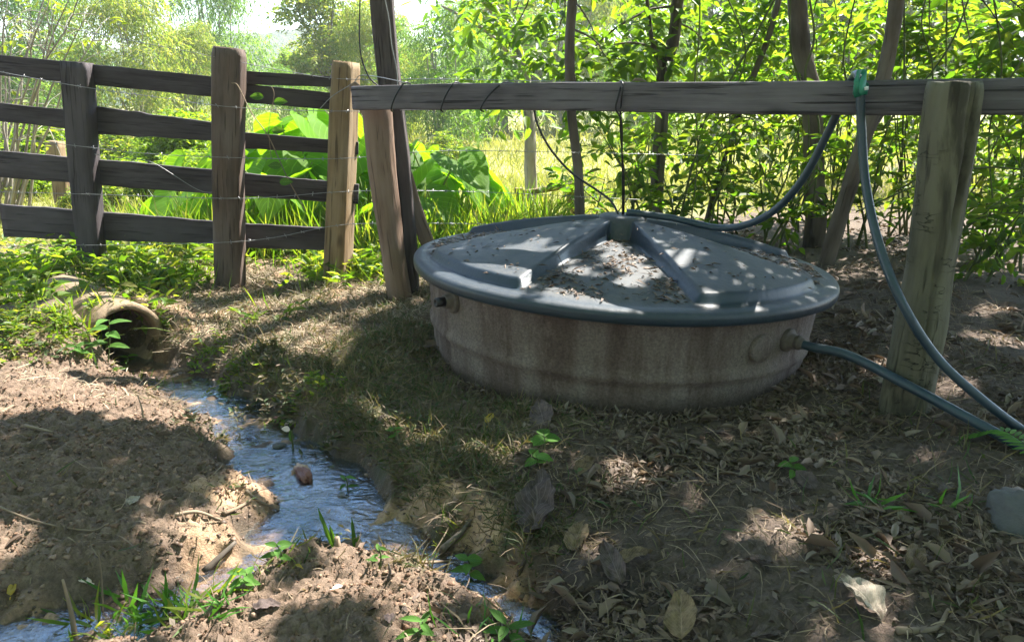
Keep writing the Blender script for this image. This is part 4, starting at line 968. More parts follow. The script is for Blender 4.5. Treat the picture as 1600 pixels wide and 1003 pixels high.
spray(T6, [(1150,150,7.1,.3,.25),(1110,200,7.0,.3,.25),(1190,60,7.2,.3,.25),(1220,-10,7.2,.3,.2)], .125, .056, .35, 7, 16)
CM = {0: 'canopy', 1: 'bamboo', 2: 'canopy', 3: 'thicket', 4: 'thicket', 5: 'canopy'}
for i, o in enumerate(NT_):
    o['tr'].build('trunk', o['b'], o['t'])
    if o['cr'].n: o['cr'].build('crown', M[CM[i]], o['t'], False)

def shrub(label, px, Y, h, spread, nst, L, W, mat, ntw=9, npl=7, tl=.3, group='shrubs of the thicket behind the tank', name='thicket_shrub', cat='shrub', low=.22):
    p = at(px, 170, Y); b = np.array([p[0], Y, hz(p[0], Y)-.03]); t = thing(name, label, cat, b, group); st = MB(); lf = MB()
    for i in range(nst):
        e = b+[R.normal(0, spread), R.normal(0, spread*.7), h*R.uniform(.45, 1.02)]; P = limb(st, b+[R.normal(0, .12), R.normal(0, .1), 0], e, .011, .003, R.uniform(-.05, .15), 10, 5, i)
        s = R.uniform(low, 1, ntw)*9; k = s.astype(int).clip(0, 8); B = P[k]*(1-(s-k)[:, None])+P[k+1]*(s-k)[:, None]
        D = unit(rdir(ntw, .25, .6)); twigs(lf, B, D, tl*R.uniform(.5, 1.4, ntw), npl, L, W, 'oval', .35)
        for q in range(0, ntw, 2): tube(st, [B[q], B[q]+D[q]*tl*.9-[0, 0, .08]], [.003, .0015], 3, (.3, .8, .2))
    st.build('stems', M['vine'], t); lf.build('leaves', M[mat], t, False); return t
for px, Y, h, sp, ns, mat, lab in [
    (935, 7.0, .75, .25, 7, 'thicket', 'low sparse shrub behind the lid, between the slender and forked trunks'),
    (1000, 6.3, 1.0, .3, 10, 'thicket', 'shrub with dark leaves at the foot of the forked trunk'),
    (1075, 6.1, 1.35, .34, 13, 'thicket', 'leafy shrub right of the forked trunk'),
    (1150, 6.7, 1.6, .36, 15, 'thicket', 'leafy shrub behind the low bend of the hose'),
    (1225, 6.0, 1.5, .36, 15, 'thicket', 'dense shrub under the rising part of the hose'),
    (1295, 6.9, 1.8, .4, 16, 'thicket', 'shrub behind the foot of the leaning trunk'),
    (1365, 6.2, 1.7, .36, 15, 'thicket', 'shrub between the leaning trunk and the round post'),
    (1440, 6.8, 2.0, .4, 16, 'thicket', 'shrub right behind the round post'),
    (1510, 5.9, 1.6, .36, 14, 'thicket', 'shrub just right of the round post'),
    (1575, 6.4, 1.9, .4, 16, 'thicket', 'tall shrub at the right side under the rail end'),
    (1640, 5.3, 1.7, .36, 15, 'thicket', 'nearest dark shrub at the right edge'),
    (1560, 4.9, .75, .25, 9, 'thicket', 'low shrub on the leaf litter at the right edge'),
    (1720, 6.4, 2.2, .5, 14, 'thicket', 'shrub beyond the right edge of the thicket'),
    (1020, 9.9, 2.1, .5, 11, 'bush', 'sunlit shrub at the meadow edge behind the forked trunk'),
    (1110, 10.2, 2.5, .5, 14, 'bush', 'sunlit yellow-green shrub behind the thin slanting stem'),
    (1210, 10.8, 2.8, .55, 16, 'bush', 'sunlit shrub left of the vine-hung trunk'),
    (1320, 11, 3.0, .6, 17, 'bush', 'sunlit shrub right of the vine-hung trunk'),
    (1430, 10.4, 3.0, .6, 17, 'bush', 'sunlit tall shrub behind the leaning trunk top'),
    (1540, 10.6, 3., .6, 17, 'bush', 'sunlit tall shrub above the right end of the rail'),
    (1660, 9.6, 3., .6, 15, 'bush', 'sunlit tall shrub at the top right corner')]:
    shrub(lab, px, Y, h, sp, int(ns*(.46 if mat == 'thicket' else .55)), (.110 if mat == 'thicket' else .135), .05 if mat == 'thicket' else .075, mat, 8 if mat == 'thicket' else 7, 6, .32)

# hanging vines and bare stems
def vine(L, r, label, name='hanging_vine'):
    mb = MB(); tube(mb, pxpath(L, 8), r, 5, (.3, .8, .2), .1, len(label)); tag(mb.build(name, M['vine']), label, 'vine', 'vines hanging in the thicket')
vine([(1094,-20,5.9),(1092,60,5.9),(1085,140,5.9),(1090,240,5.9),(1080,345,5.9)], .006, 'thin vine hanging straight down right of the forked trunk')
vine([(1412,-20,6.0),(1413,80,6.0),(1411,180,6.0),(1408,300,6.0)], .008, 'straight green vine hanging just right of the leaning trunk')
vine([(1450,-20,5.6),(1440,40,5.6),(1455,90,5.6),(1458,130,5.6)], .006, 'curved vine above the round post')
vine([(1520,-20,5.8),(1490,60,5.8),(1450,120,5.8),(1380,200,5.8)], .007, 'slanting vine crossing above the round post')
vine([(1600,90,5.0),(1540,180,5.1),(1500,235,5.2),(1400,300,5.4)], .007, 'thin bare stem slanting down behind the round post')
vine([(1600,265,4.6),(1540,262,4.7),(1470,275,4.9),(1340,330,5.3)], .006, 'thin bare stem lying across behind the round post')
vine([(1215,-10,6.5),(1150,110,6.5),(1100,190,6.4),(1060,260,6.3)], .009, 'slanting stem running down toward the forked trunk foot')
vine([(1310,345,6),(1330,260,6),(1345,180,6)], .007, 'thin stem beside the leaning trunk')

vine([(1262,-20,6.0),(1272,60,6.0),(1258,120,6.0),(1280,200,6.0),(1270,330,6.0)], .009, 'green vine twisting round the vine-hung trunk')
vine([(1235,-20,6.0),(1236,80,6.0),(1262,170,6.05),(1262,300,6.0)], .007, 'thinner vine on the left side of the vine-hung trunk')
vine([(1010,150,6.2),(950,205,6.2),(985,290,6.1),(960,340,6.0)], .005, 'looping thin stem left of the hanging cord')
vine([(1130,-20,6.3),(1165,80,6.3),(1140,180,6.3),(1150,330,6.2)], .006, 'wavy vine behind the hose low bend')
vine([(1480,-20,6.2),(1478,120,6.2),(1482,200,6.2),(1470,360,6.1)], .006, 'straight vine hidden partly by the round post top')
vine([(1550,-20,5.4),(1565,110,5.4),(1545,220,5.4),(1560,400,5.3)], .006, 'wavy vine near the right edge')
vine([(1340,-20,6.4),(1318,90,6.4),(1330,180,6.4),(1300,330,6.3)], .007, 'vine between the vine-hung trunk and the leaning trunk')
vine([(1600,330,4.8),(1520,345,4.9),(1480,400,4.9)], .006, 'low bare stem beside the round post')
# bare twiggy bush in the top left corner
p = at(-20, 170, 7.4); tb = thing('bare_bush', 'greyish bare twiggy bush in the top left corner behind the boards', 'bush', (p[0], 7.4, hz(p[0], 7.4)))
mb = MB(); lf = MB()
for i in range(16):
    e = at(R.uniform(-60, 170), R.uniform(-60, 80), 7.4+R.normal(0, .4)); P = limb(mb, np.array([p[0]+R.normal(0, .1), 7.4, .05]), e, .016, .004, .08, 12, 5, i)
    for q in range(7):
        a = P[R.integers(4, 12)]; f = a+rdir(1, .25)[0]*R.uniform(.25, .6); limb(mb, a, f, .005, .0015, .08, 6, 4, q+i*7)
        if q % 3 == 0: twigs(lf, f[None], rdir(1, 0, .5), .15, 5, .08, .035, 'oval', .3)
mb.build('twigs', M['palebark'], tb); lf.build('leaves', M['lime'], tb, False)
# ------------------------------------------------------------------ big-leaved plants behind the fence
def blade(mb, base, D, N, L, W, kind='heart', nu=13, nv=9, curl=.25, cup=.18, seed=0., wav=.02):
    """one big leaf blade with veins attribute"""
    D = unit(D); Sd = unit(np.cross(D, N)); N = np.cross(Sd, D)
    t = np.linspace(0, 1, nu)
    if kind == 'heart': w = np.interp(t, [0, .08, .2, .35, .55, .75, .9, 1], [.22, .40, .49, .48, .36, .2, .07, .003])
    elif kind == 'lance': w = np.interp(t, [0, .1, .3, .5, .75, .92, 1], [.04, .3, .48, .5, .34, .12, .005])
    else: w = np.interp(t, [0, .15, .4, .7, .9, 1], [.03, .34, .5, .4, .17, .005])
    if wav > .04: w = w*(1+.16*perlin(t*5+seed, t*0+seed))
    s = np.linspace(-1, 1, nv); T, Sg = np.meshgrid(t, s, indexing='ij'); X = Sg*w[:, None]
    Yl = T.copy()
    if kind == 'heart': Yl = np.maximum(T, .26-1.1*np.abs(X)) - .12*np.abs(X)*(1-T)
    Z = cup*np.abs(Sg)*w[:, None]*W-curl*L*Yl**2+wav*L*fbm(Yl*4+seed, X*5+seed, 2)
    V = np.asarray(base)+D*(Yl*L)[..., None]+Sd*(X*W)[..., None]+N*Z[..., None]
    i = np.arange(nu-1)[:, None]*nv; j = np.arange(nv-1)[None]
    mb.add(V.reshape(-1, 3), [np.stack([i+j, i+j+1, i+nv+j+1, i+nv+j], -1).reshape(-1, 4)], uvw=np.stack([T, Sg, np.full(T.shape, seed % 1)], -1).reshape(-1, 3)); return mb
def taro(px, Y, top, nl, size, label):
    p = at(px, 170, Y); b = np.array([p[0], Y, hz(p[0], Y)-.03]); H = at(px, top, Y)[2]-b[2]
    t = thing('elephant_ear', label, 'plant', b, 'big-leaved plants behind the fence')
    for i in range(nl):
        a = 6.283*(i+R.uniform(-.3, .3))/nl+R.uniform(0, 1); h = H*R.uniform(.55, 1.0); rad = R.uniform(.12, .40)
        e = b+[math.cos(a)*rad, math.sin(a)*rad*.8, h]
        mid = b+[math.cos(a)*rad*.35, math.sin(a)*rad*.3, h*.6]
        mb = MB(); tube(mb, smooth_path([b+[R.normal(0, .04), R.normal(0, .04), 0], mid, e], 6), np.linspace(.014, .006, 13), 6, (.3, .8, .2)); mb.build('stalk', M['stalk'], t)
        d = np.array([math.cos(a), math.sin(a)*.7-.15, -R.uniform(.35, 1.3)]); L = size*R.uniform(.85, 1.3)
        N = np.array([math.cos(a)*.6+R.normal(0, .5), math.sin(a)*.5-.25+R.normal(0, .4), 1.])
        mb = blade(MB(), e-unit(d)*L*.22, d, N, L, L*.82, 'heart', 15, 11, .16, .16, R.uniform(0, 50), .018); mb.build('leaf_blade', M['taro'], t)
for px, Y, top, nl, sz, lab in [
    (285, 6.3, 300, 5, .42, 'lowest elephant-ear plant, left of the middle sawn post'),
    (335, 6.7, 255, 6, .46, 'elephant-ear plant partly behind the middle sawn post'),
    (400, 7.0, 188, 7, .56, 'tall elephant-ear plant right of the middle sawn post'),
    (450, 6.6, 178, 7, .58, 'tallest elephant-ear plant, in the middle of the clump behind the boards'),
    (505, 7.1, 185, 7, .56, 'elephant-ear plant left behind the split post'),
    (565, 6.8, 205, 7, .54, 'elephant-ear plant between the split post and the brown post'),
    (625, 7.2, 222, 7, .54, 'elephant-ear plant directly behind the dark pole'),
    (672, 6.7, 232, 7, .55, 'elephant-ear plant right of the dark pole'),
    (715, 7.0, 262, 6, .50, 'elephant-ear plant at the right end of the clump'),
    (420, 6.1, 255, 6, .46, 'front elephant-ear plant under the second board'),
    (640, 6.2, 292, 5, .42, 'small elephant-ear plant beside the slanting board'),
    (490, 6.2, 270, 5, .44, 'front elephant-ear plant just left of the split post foot')]:
    taro(px, Y, top, nl+1, sz, lab)

# ------------------------------------------------------------------ ground covers (nobody could count them)
def scatter(n, x0, x1, y0, y1, wfun, fine=True):
    x = R.uniform(x0, x1, n); y = R.uniform(y0, y1, n); v = np.abs(x) < .80*y+.15; x = x[v]; y = y[v]; k = R.random(len(x)) < wfun(x, y); x = x[k]; y = y[k]
    return np.stack([x, y, height(x, y, fine)], 1)
def stuff(mb, name, mat, label, cat, smooth=False):
    return tag(mb.build(name, M[mat], None, smooth, (0, 3, 0)), label, cat, kind='stuff')
dry = lambda x, y: sstep(.015, .07, stream_sd(x, y))
# lush weeds along the fence
wf = lambda x, y: np.clip(zones(x, y)['w']*1.3, 0, 1)*dry(x, y)*(.25+.75*sstep(-.2, .3, fbm(x*2.2, y*2.2, 3)))*sstep(7.5, 6.4, y)
B = scatter(5200, -3.6, 1.3, 3.9, 7.4, wf); k = len(B)
mb = MB(); st = MB()
hgt = R.uniform(.06, .26, k)*np.where(B[:, 0] < -1.5, 1.15, .75)
D = unit(rdir(k, 1.6, .5)); twigs(mb, B, D, hgt, 6, .075, .034, 'oval', .15, 1.1, jl=.5)
B2 = scatter(15000, -3.6, 1.4, 3.9, 7.4, lambda x, y: wf(x, y)*.9); k = len(B2)
V, P = leaf_geo(B2, rdir(k, 1.5, .5), rdir(k, .3), R.uniform(.07, .24, k), R.uniform(.006, .012, k), 'blade', .35); mb.add(V, P)
stuff(mb, 'weeds', 'weed', 'lush bright weeds along the foot of the plank fence', 'weeds')
# tall undergrowth blades under the big leaves
B = scatter(5000, -3.2, .4, 5.6, 7.6, lambda x, y: np.full(x.shape, .8)); k = len(B); mb = MB()
V, P = leaf_geo(B, rdir(k, 2.2, .5), rdir(k, .3), R.uniform(.2, .55, k), R.uniform(.008, .016, k), 'blade', .3); mb.add(V, P)
stuff(mb, 'tall_grass', 'weed', 'tall green grass between the stems of the big-leaved plants', 'grass')
# meadow grass
mb = MB()
for n, y0, y1, l, w in ((26000, 6.0, 12, .20, .009), (26000, 11, 24, .26, .02), (14000, 22, 45, .35, .05)):
    x = R.uniform(-.75, .75, n)*R.uniform(y0, y1, n)*1.15; y = R.uniform(y0, y1, n); k = R.random(n) < np.where(x > 1.4+.0*y, sstep(7.5, 9, y), 1); x, y = x[k], y[k]
    B = np.stack([x, y, height(x, y, False)], 1); k = len(B)
    V, P = leaf_geo(B, rdir(k, 1.5, .6), rdir(k, .3), R.uniform(.5, 1.2, k)*l, R.uniform(.7, 1.3, k)*w, 'blade', .35); mb.add(V, P)
stuff(mb, 'meadow_grass', 'pasture', 'pale sunlit meadow grass beyond the fences', 'grass')
# short grass and straw on the bank
gf = lambda x, y: np.clip(zones(x, y)['g']+.35*zones(x, y)['d'], 0, 1)*dry(x, y)*(.2+.8*sstep(-.35, .25, fbm(x*3.5, y*3.5, 3)))*(np.hypot(x-.548, y-3.8) > .93)
B = scatter(150000, -2., 1.1, 1.4, 5.2, gf); k = len(B); mb = MB()
V, P = leaf_geo(B, rdir(k, .8, .5), rdir(k, .4), R.uniform(.02, .085, k), R.uniform(.0028, .006, k), 'blade', .45); mb.add(V, P)
stuff(mb, 'bank_grass', 'turf', 'thin trodden grass on the bank between stream and tank', 'grass')
B = scatter(5000, -2., .6, 2., 4.9, gf); k = len(B); mb = MB(); twigs(mb, B, unit(rdir(k, .9, .5)), R.uniform(.03, .07, k), 5, .024, .011, 'dia', .1, 1.1)
stuff(mb, 'bank_weeds', 'turf', 'small leafy weeds mixed in the bank grass', 'weeds')
# straw, rootlets and twigs
def strips(B, L, w, curvy, lift=.006):
    k = len(B); D = rdir(k, 0.05, .22); N = rdir(k, 2, .5); V = []; S_ = unit(np.cross(D, N)); N = np.cross(S_, D)
    for t, q in ((0, .7), (.33, 1), (.66, .9), (1, .4)):
        c = B+[0, 0, lift]+D*(t*L)[:, None]+S_*(curvy*L*(t*t))[:, None]+N*(.35*L*t*(1-t))[:, None]
        V += [c-S_*(w*q)[:, None], c+S_*(w*q)[:, None]]
    V = np.stack(V, 1).reshape(-1, 3); o = (np.arange(k)*8)[:, None, None]
    return V, [(np.array([[0, 1, 3, 2], [2, 3, 5, 4], [4, 5, 7, 6]])[None]+o).reshape(-1, 4)]
notank = lambda x, y: (np.hypot(x-.548, y-3.8) > .925)
sf = lambda x, y: np.clip(zones(x, y)['d']*1.2+zones(x, y)['g']*.55+zones(x, y)['l']*.42+zones(x, y)['s']*.10+.15*zones(x, y)['w'], 0, 1)*sstep(.0, .06, stream_sd(x, y))*(.25+.75*sstep(-.3, .3, fbm(x*2.7+4, y*2.7, 3)))*notank(x, y)
B = scatter(130000, -2.4, 2.8, 1.2, 5.4, sf); k = len(B)
V, P = strips(B, R.uniform(.02, .09, k)*R.choice([.6, 1, 1.6], k), R.uniform(.0006, .002, k), R.normal(0, .3, k)); stuff(MB().add(V, P), 'dry_straw', 'straw', 'dry straw, rootlets and thin twigs over the ground', 'straw')
B = scatter(60000, -2.4, .6, 2.6, 5.4, lambda x, y: np.clip(zones(x, y)['d']*.9+.25*zones(x, y)['s']*sstep(2.9, 3.4, y), 0, 1)*sstep(.02, .08, stream_sd(x, y))*notank(x, y)*(.3+.7*sstep(-.3, .3, fbm(x*4+4, y*4, 3)))); k = len(B)
V, P = strips(B, R.uniform(.02, .08, k)*R.choice([.6, 1, 1.6], k), R.uniform(.0008, .0022, k), R.normal(0, .3, k)); stuff(MB().add(V, P), 'pale_straw', 'pale_straw', 'sun-bleached straw on the open ground between pipe and posts', 'straw')
# leaf litter
lf_ = lambda x, y: np.clip(zones(x, y)['l']*1.1+.10*zones(x, y)['g']+.05*zones(x, y)['s']+.12*zones(x, y)['d'], 0, 1)*sstep(-.02, .06, stream_sd(x, y))*(.06+.94*sstep(-.2, .35, fbm(x*2.3+2, y*2.3+5, 3)))*notank(x, y)
B = np.vstack([scatter(15000, -1.8, 3., 1.2, 4.2, lf_), scatter(7000, .9, 4.2, 3.2, 7.5, lf_)]); k = len(B); mb = MB()
V, P = leaf_geo(B+[0, 0, .006], rdir(k, .15, .3), rdir(k, 1.6, .6), R.uniform(.02, .065, k)*R.choice([.7, 1, 1, 1.5], k), R.uniform(.008, .026, k), 'oval', R.uniform(-.2, .5, (k, 1)), .45); mb.add(V, P)
stuff(mb, 'leaf_litter', 'litter', 'brown dead leaves and scraps littering the shaded ground', 'leaf litter')
B = scatter(90000, -1.5, 2.6, 1.2, 3.6, lf_); k = len(B); mb = MB()
V, P = leaf_geo(B+[0, 0, .004], rdir(k, .1, .3), rdir(k, 1.6, .7), R.uniform(.012, .04, k), R.uniform(.004, .016, k), 'dia', .2, .3); mb.add(V, P)
stuff(mb, 'leaf_crumbs', 'litter', 'fine crumbled leaf bits between the dead leaves', 'leaf litter')
B = scatter(9000, -1., 2.6, 1.2, 3.6, lambda x, y: zones(x, y)['l']*.6*sstep(.0, .5, fbm(x*3+8, y*3, 3))*notank(x, y)); k = len(B); mb = MB()
V, P = leaf_geo(B, rdir(k, .7, .5), rdir(k, .4), R.uniform(.03, .12, k), R.uniform(.003, .007, k), 'blade', .5); mb.add(V, P)
stuff(mb, 'sparse_grass', 'turf', 'sparse grass blades between the dead leaves', 'grass')
# dark rim of crumbs and leaves washed against the tank foot
a = R.uniform(3.3, 6.1, 2600); r = .925+np.abs(R.normal(0, .05, 2600)); B = np.stack([.548+r*np.cos(a), 3.8+r*np.sin(a)], 1); B = np.column_stack([B, height(B[:, 0], B[:, 1])+.006]); k = len(B)
V, P = leaf_geo(B, rdir(k, .35, .4), rdir(k, 1.2, .7), R.uniform(.012, .05, k), R.uniform(.005, .018, k), 'oval', R.uniform(-.2, .5, (k, 1)), .4)
stuff(MB().add(V, P), 'tank_foot_litter', 'litter', 'dark crumbs and dead leaves gathered against the foot of the tank', 'leaf litter')
# larger curled leaves among the litter
B = scatter(1500, -1.2, 3., 1.3, 5.5, lf_); k = len(B)
V, P = leaf_geo(B+[0, 0, .012], rdir(k, .25, .35), rdir(k, 1.3, .7), R.uniform(.055, .11, k), R.uniform(.02, .045, k), 'oval', R.uniform(-.15, .6, (k, 1)), .55)
stuff(MB().add(V, P), 'curled_leaves', 'litter', 'larger curled brown leaves strewn through the litter', 'leaf litter')
# soil clods
ico = np.array([[0, 0, 1], [.894, 0, .447], [.276, .851, .447], [-.724, .526, .447], [-.724, -.526, .447], [.276, -.851, .447], [.724, .526, -.447], [-.276, .851, -.447], [-.894, 0, -.447], [-.276, -.851, -.447], [.724, -.526, -.447], [0, 0, -1]])
icf = np.array([[0, 1, 2], [0, 2, 3], [0, 3, 4], [0, 4, 5], [0, 5, 1], [1, 6, 2], [2, 7, 3], [3, 8, 4], [4, 9, 5], [5, 10, 1], [6, 7, 2], [7, 8, 3], [8, 9, 4], [9, 10, 5], [10, 6, 1], [6, 11, 7], [7, 11, 8], [8, 11, 9], [9, 11, 10], [10, 11, 6]])
B = scatter(52000, -3., .3, 1.15, 4.2, lambda x, y: np.clip(zones(x, y)['s']+.12*zones(x, y)['l'], 0, 1)*sstep(.0, .08, stream_sd(x, y))*(.2+.8*sstep(-.3, .3, fbm(x*3, y*3+7, 3)))); k = len(B)
r = R.uniform(.002, .0062, k)*R.choice([.7, 1, 1, 1.8], k)
V = (B[:, None]+ico[None]*r[:, None, None]*R.uniform(.35, 1.5, (k, 12, 1))*np.array([1, 1, .7])).reshape(-1, 3)
t = NT('soil_clod'); g = t.n('ShaderNodeNewGeometry').outputs['Random Per Island']; nn = t.noise(t.pos(), 200, 3)
c = t.ramp(g, [(0, (.11, .066, .044)), (.5, (.19, .12, .082)), (1, (.29, .195, .135))]); M['clod'] = t.out(t.pbr(c, .95, t.bump(nn, .003), .2))
stuff(MB().add(V, [(icf[None]+(np.arange(k)*12)[:, None, None]).reshape(-1, 3)]), 'soil_clods', 'clod', 'crumbly brown soil clods on the bare earth', 'soil', False)

# wet rubble along the water line
B = scatter(60000, -2.6, .9, 1.15, 4.3, lambda x, y: sstep(-.05, -.0, stream_sd(x, y))*sstep(.15, .05, stream_sd(x, y))*(.15+.85*sstep(-.2, .3, fbm(x*6, y*6+7, 3)))); k = len(B)
r = R.uniform(.002, .006, k)*R.choice([.6, 1, 1, 2.2], k)
V = (B[:, None]+ico[None]*r[:, None, None]*R.uniform(.35, 1.5, (k, 12, 1))*np.array([1, 1, .6])).reshape(-1, 3)
t = NT('wet_clod'); g = t.n('ShaderNodeNewGeometry').outputs['Random Per Island']
M['wetclod'] = t.out(t.pbr(t.ramp(g, [(0, (.05, .032, .022)), (.6, (.11, .07, .047)), (1, (.24, .16, .11))]), .55, None, .4))
stuff(MB().add(V, [(icf[None]+(np.arange(k)*12)[:, None, None]).reshape(-1, 3)]), 'bank_rubble', 'wetclod', 'dark wet crumbs of earth along the water line', 'soil', False)

# ------------------------------------------------------------------ single things in the foreground
def dead_leaf(px, py, ang, lpx, wr, mat, label, pitch=.12, name='dead_leaf', kind='lance', curl=.28, cup=.5, roll=0., group='single fallen leaves'):
    p = gpt(px, py, .006); d = math.hypot(p[1]*CP+(EYE-p[2])*SP, p[0]*.0); sc = d/F; L = lpx*sc*.92
    a = math.radians(ang); pitch = min(pitch, .38); L *= 1.3 if pitch > .25 else 1; D = np.array([math.cos(a), math.sin(a), pitch]); N = np.array([math.sin(a)*roll, -math.cos(a)*roll, 1.])
    mb = blade(MB(), p-unit(D)*L*.5*np.array([1, 1, 0])+[0, 0, .006], D, N, L, L*wr, kind, 15, 9, curl, cup, px*.37, .09)
    tube(mb, [p-unit(D)*L*.5+[0, 0, .008]-unit(D)*L*.18, p-unit(D)*L*.5+[0, 0, .008]], .0016, 4, (.1, .2, 1)); mb.A = {'uvw': [mb.A['uvw'][0], np.zeros((len(mb.V[1]), 3))]}
    return tag(mb.build(name, M[mat], None, True), label, 'leaf', group)
for a in [
    (838, 808, 82, 115, .5, 'dead_grey', 'biggest grey dead leaf standing upright on the bank right of the stream', 1.0, 'dead_leaf', 'lance', .05, .2, -.5),
    (845, 662, 100, 56, .62, 'dead_grey', 'grey dead leaf leaning near the tank base above the green seedling', 1.1, 'dead_leaf', 'lance', .05, .2, -.5),
    (902, 852, 75, 62, .55, 'dead_tan', 'curled tan dead leaf right of the biggest grey leaf', .7, 'dead_leaf', 'lance', .2, .4, -.3),
    (862, 868, 160, 58, .45, 'dead_tan', 'yellowish brown dead leaf lying at the foot of the biggest grey leaf'),
    (955, 905, 105, 70, .42, 'dead_grey', 'narrow upright grey dead leaf below the curled tan leaf', .8, 'dead_leaf', 'lance', .05, .3, -.4),
    (988, 885, 30, 60, .4, 'dead_tan', 'tan dead leaf folded over beside the narrow grey leaf', .3),
    (1062, 985, 80, 75, .6, 'dead_tan', 'pale tan ribbed leaf cut by the bottom edge right of the middle', .7, 'dead_leaf', 'lance', .05, .2, -.4),
    (1428, 890, 60, 62, .42, 'dead_tan', 'yellow-brown curled leaf on the litter in the right foreground', .5),
    (1340, 948, 110, 85, .5, 'dead_white', 'large pale crumpled leaf in the bottom right foreground', .35, 'dead_leaf', 'lance', .3, .6, 0),
    (1258, 757, 120, 36, .7, 'dead_grey', 'rounded grey dead leaf in the middle of the shaded ground', .7, 'dead_leaf', 'oval', .1, .3, -.4),
    (1205, 985, 20, 80, .32, 'dead_grey', 'long grey dead leaf near the bottom edge right of the ribbed leaf', .1),
    (1525, 580, 5, 90, .3, 'dead_tan', 'long tan dead leaf behind the two hoses at the right edge', .05),
    (1372, 604, 120, 26, .7, 'dead_white', 'small pale scrap of leaf at the left foot of the round post', .6),
    (1185, 880, 150, 50, .4, 'dead_grey', 'grey dead leaf in the middle of the right foreground'),
    (1120, 690, 15, 50, .35, 'dead_grey', 'grey dead leaf on the dark soil in front of the tank'),
    (915, 735, 60, 48, .5, 'dead_tan', 'tan dead leaf left of the sunlit straw patch', .5),
    (1005, 742, 170, 50, .4, 'dead_tan', 'tan dead leaf in the sunlit straw patch before the tank'),
    (1480, 770, 30, 50, .4, 'dead_grey', 'grey dead leaf under the hoses in the right foreground'),
    (210, 790, 70, 22, .8, 'dead_white', 'small whitish leaf on the dark soil at the left', .3, 'dead_leaf', 'oval', .1, .3),
    (418, 955, 20, 48, .55, 'dead_grey', 'brown-grey leaf on the soil mound in the bottom foreground', .15),
    (610, 975, 100, 34, .6, 'dead_grey', 'small grey leaf on the soil mound near the bottom edge'),
    (790, 505, 0, 30, .6, 'dead_tan', 'fallen tan leaf on the ground left of the tank') if False else (590, 545, 30, 34, .5, 'dead_tan', 'tan leaf on the sunlit ground near the brown post'),
    (560, 615, 200, 30, .5, 'dead_tan', 'small tan leaf half way down the grassy bank'),
    (765, 660, 75, 22, .6, 'yellow', 'small yellow leaf standing in the grass left of the tank front', .7, 'fallen_leaf', 'oval', .1, .2, -.4),
    (467, 892, 150, 15, .5, 'yellow', 'tiny yellow leaf on the near edge of the stream', .2, 'fallen_leaf', 'oval', .1, .2),
    (20, 925, 110, 24, .5, 'yellow', 'yellow leaf on the dark soil at the lower left edge', .3, 'fallen_leaf', 'oval', .1, .2),
    (133, 911, 170, 26, .5, 'orange', 'orange leaf on the dark soil at the lower left', .2, 'fallen_leaf', 'oval', .1, .2),
    (528, 930, 20, 20, .6, 'orange', 'small orange leaf on the soil mound', .2, 'fallen_leaf', 'oval', .1, .2),
    (450, 664, 0, 16, .8, 'orange', 'orange scrap of leaf floating at the far edge of the stream', .4, 'fallen_leaf', 'oval', .1, .2),
    (285, 588, 25, 30, .5, 'dead_tan', 'tan leaf lying in the water just below the pipe mouth', .3),
    (1000, 815, 40, 40, .5, 'dead_grey', 'grey dead leaf between the narrow leaf and the sunlit patch')]:
    dead_leaf(*a)
def stick(L, r, label, name='twig', cat='twig', mat='stick', lift=.008, group='twigs on the ground'):
    pts = np.array([gpt(a, b, lift+(c[0] if c else 0)) for a, b, *c in L]); mb = MB(); Pq = smooth_path(pts, 6)
    tube(mb, Pq, np.linspace(r, r*.5, len(Pq)), 6, (.1, .2, 1), .12, len(label)); return tag(mb.build(name, M[mat], None, True), label, cat, group)
stick([(385,775),(405,790),(440,802)], .007, 'twig at the near-left water edge below the husk')
stick([(350,808),(375,800),(395,788)], .008, 'curved thick twig on the left stream edge')
stick([(275,813),(310,812),(345,818)], .007, 'bent tan twig on the bare soil left of the stream')
stick([(0,650),(25,635)], .009, 'pale stick at the left edge on the sunlit soil')
stick([(40,675),(85,682)], .007, 'short stick in the shadow at the left')
stick([(0,805),(60,825),(140,835),(170,825)], .004, 'long thin twig across the dark soil')
stick([(430,715),(470,712)], .004, 'thin twig at the top of the husk in the stream')
stick([(575,885),(620,868)], .007, 'twig along the top of the soil mound')
stick([(660,880),(720,878),(760,880)], .005, 'dark twig at the end of the stream')
stick([(240,500),(290,470),(330,455)], .009, 'dry root lying above the pipe')
stick([(300,545),(325,525),(340,500)], .007, 'dry root right of the pipe mouth')
stick([(0,580),(90,583),(180,577)], .006, 'long dry stalk along the sunlit soil before the pipe')
stick([(1290,820),(1330,805),(1350,790)], .003, 'thin twig in the sunlit patch at the right')
stick([(1400,1000),(1460,985),(1480,960)], .009, 'thick dry stick at the bottom right')
stick([(1140,630),(1200,600),(1240,580)], .006, 'thin root at the tank foot on the right')
stick([(320,905),(370,860)], .012, 'dark waterlogged stick lying in the left arm of the stream', mat='bark', lift=.02)
stick([(690,870),(720,840),(735,820)], .012, 'dark root beside the orange silt', mat='bark', lift=.015)
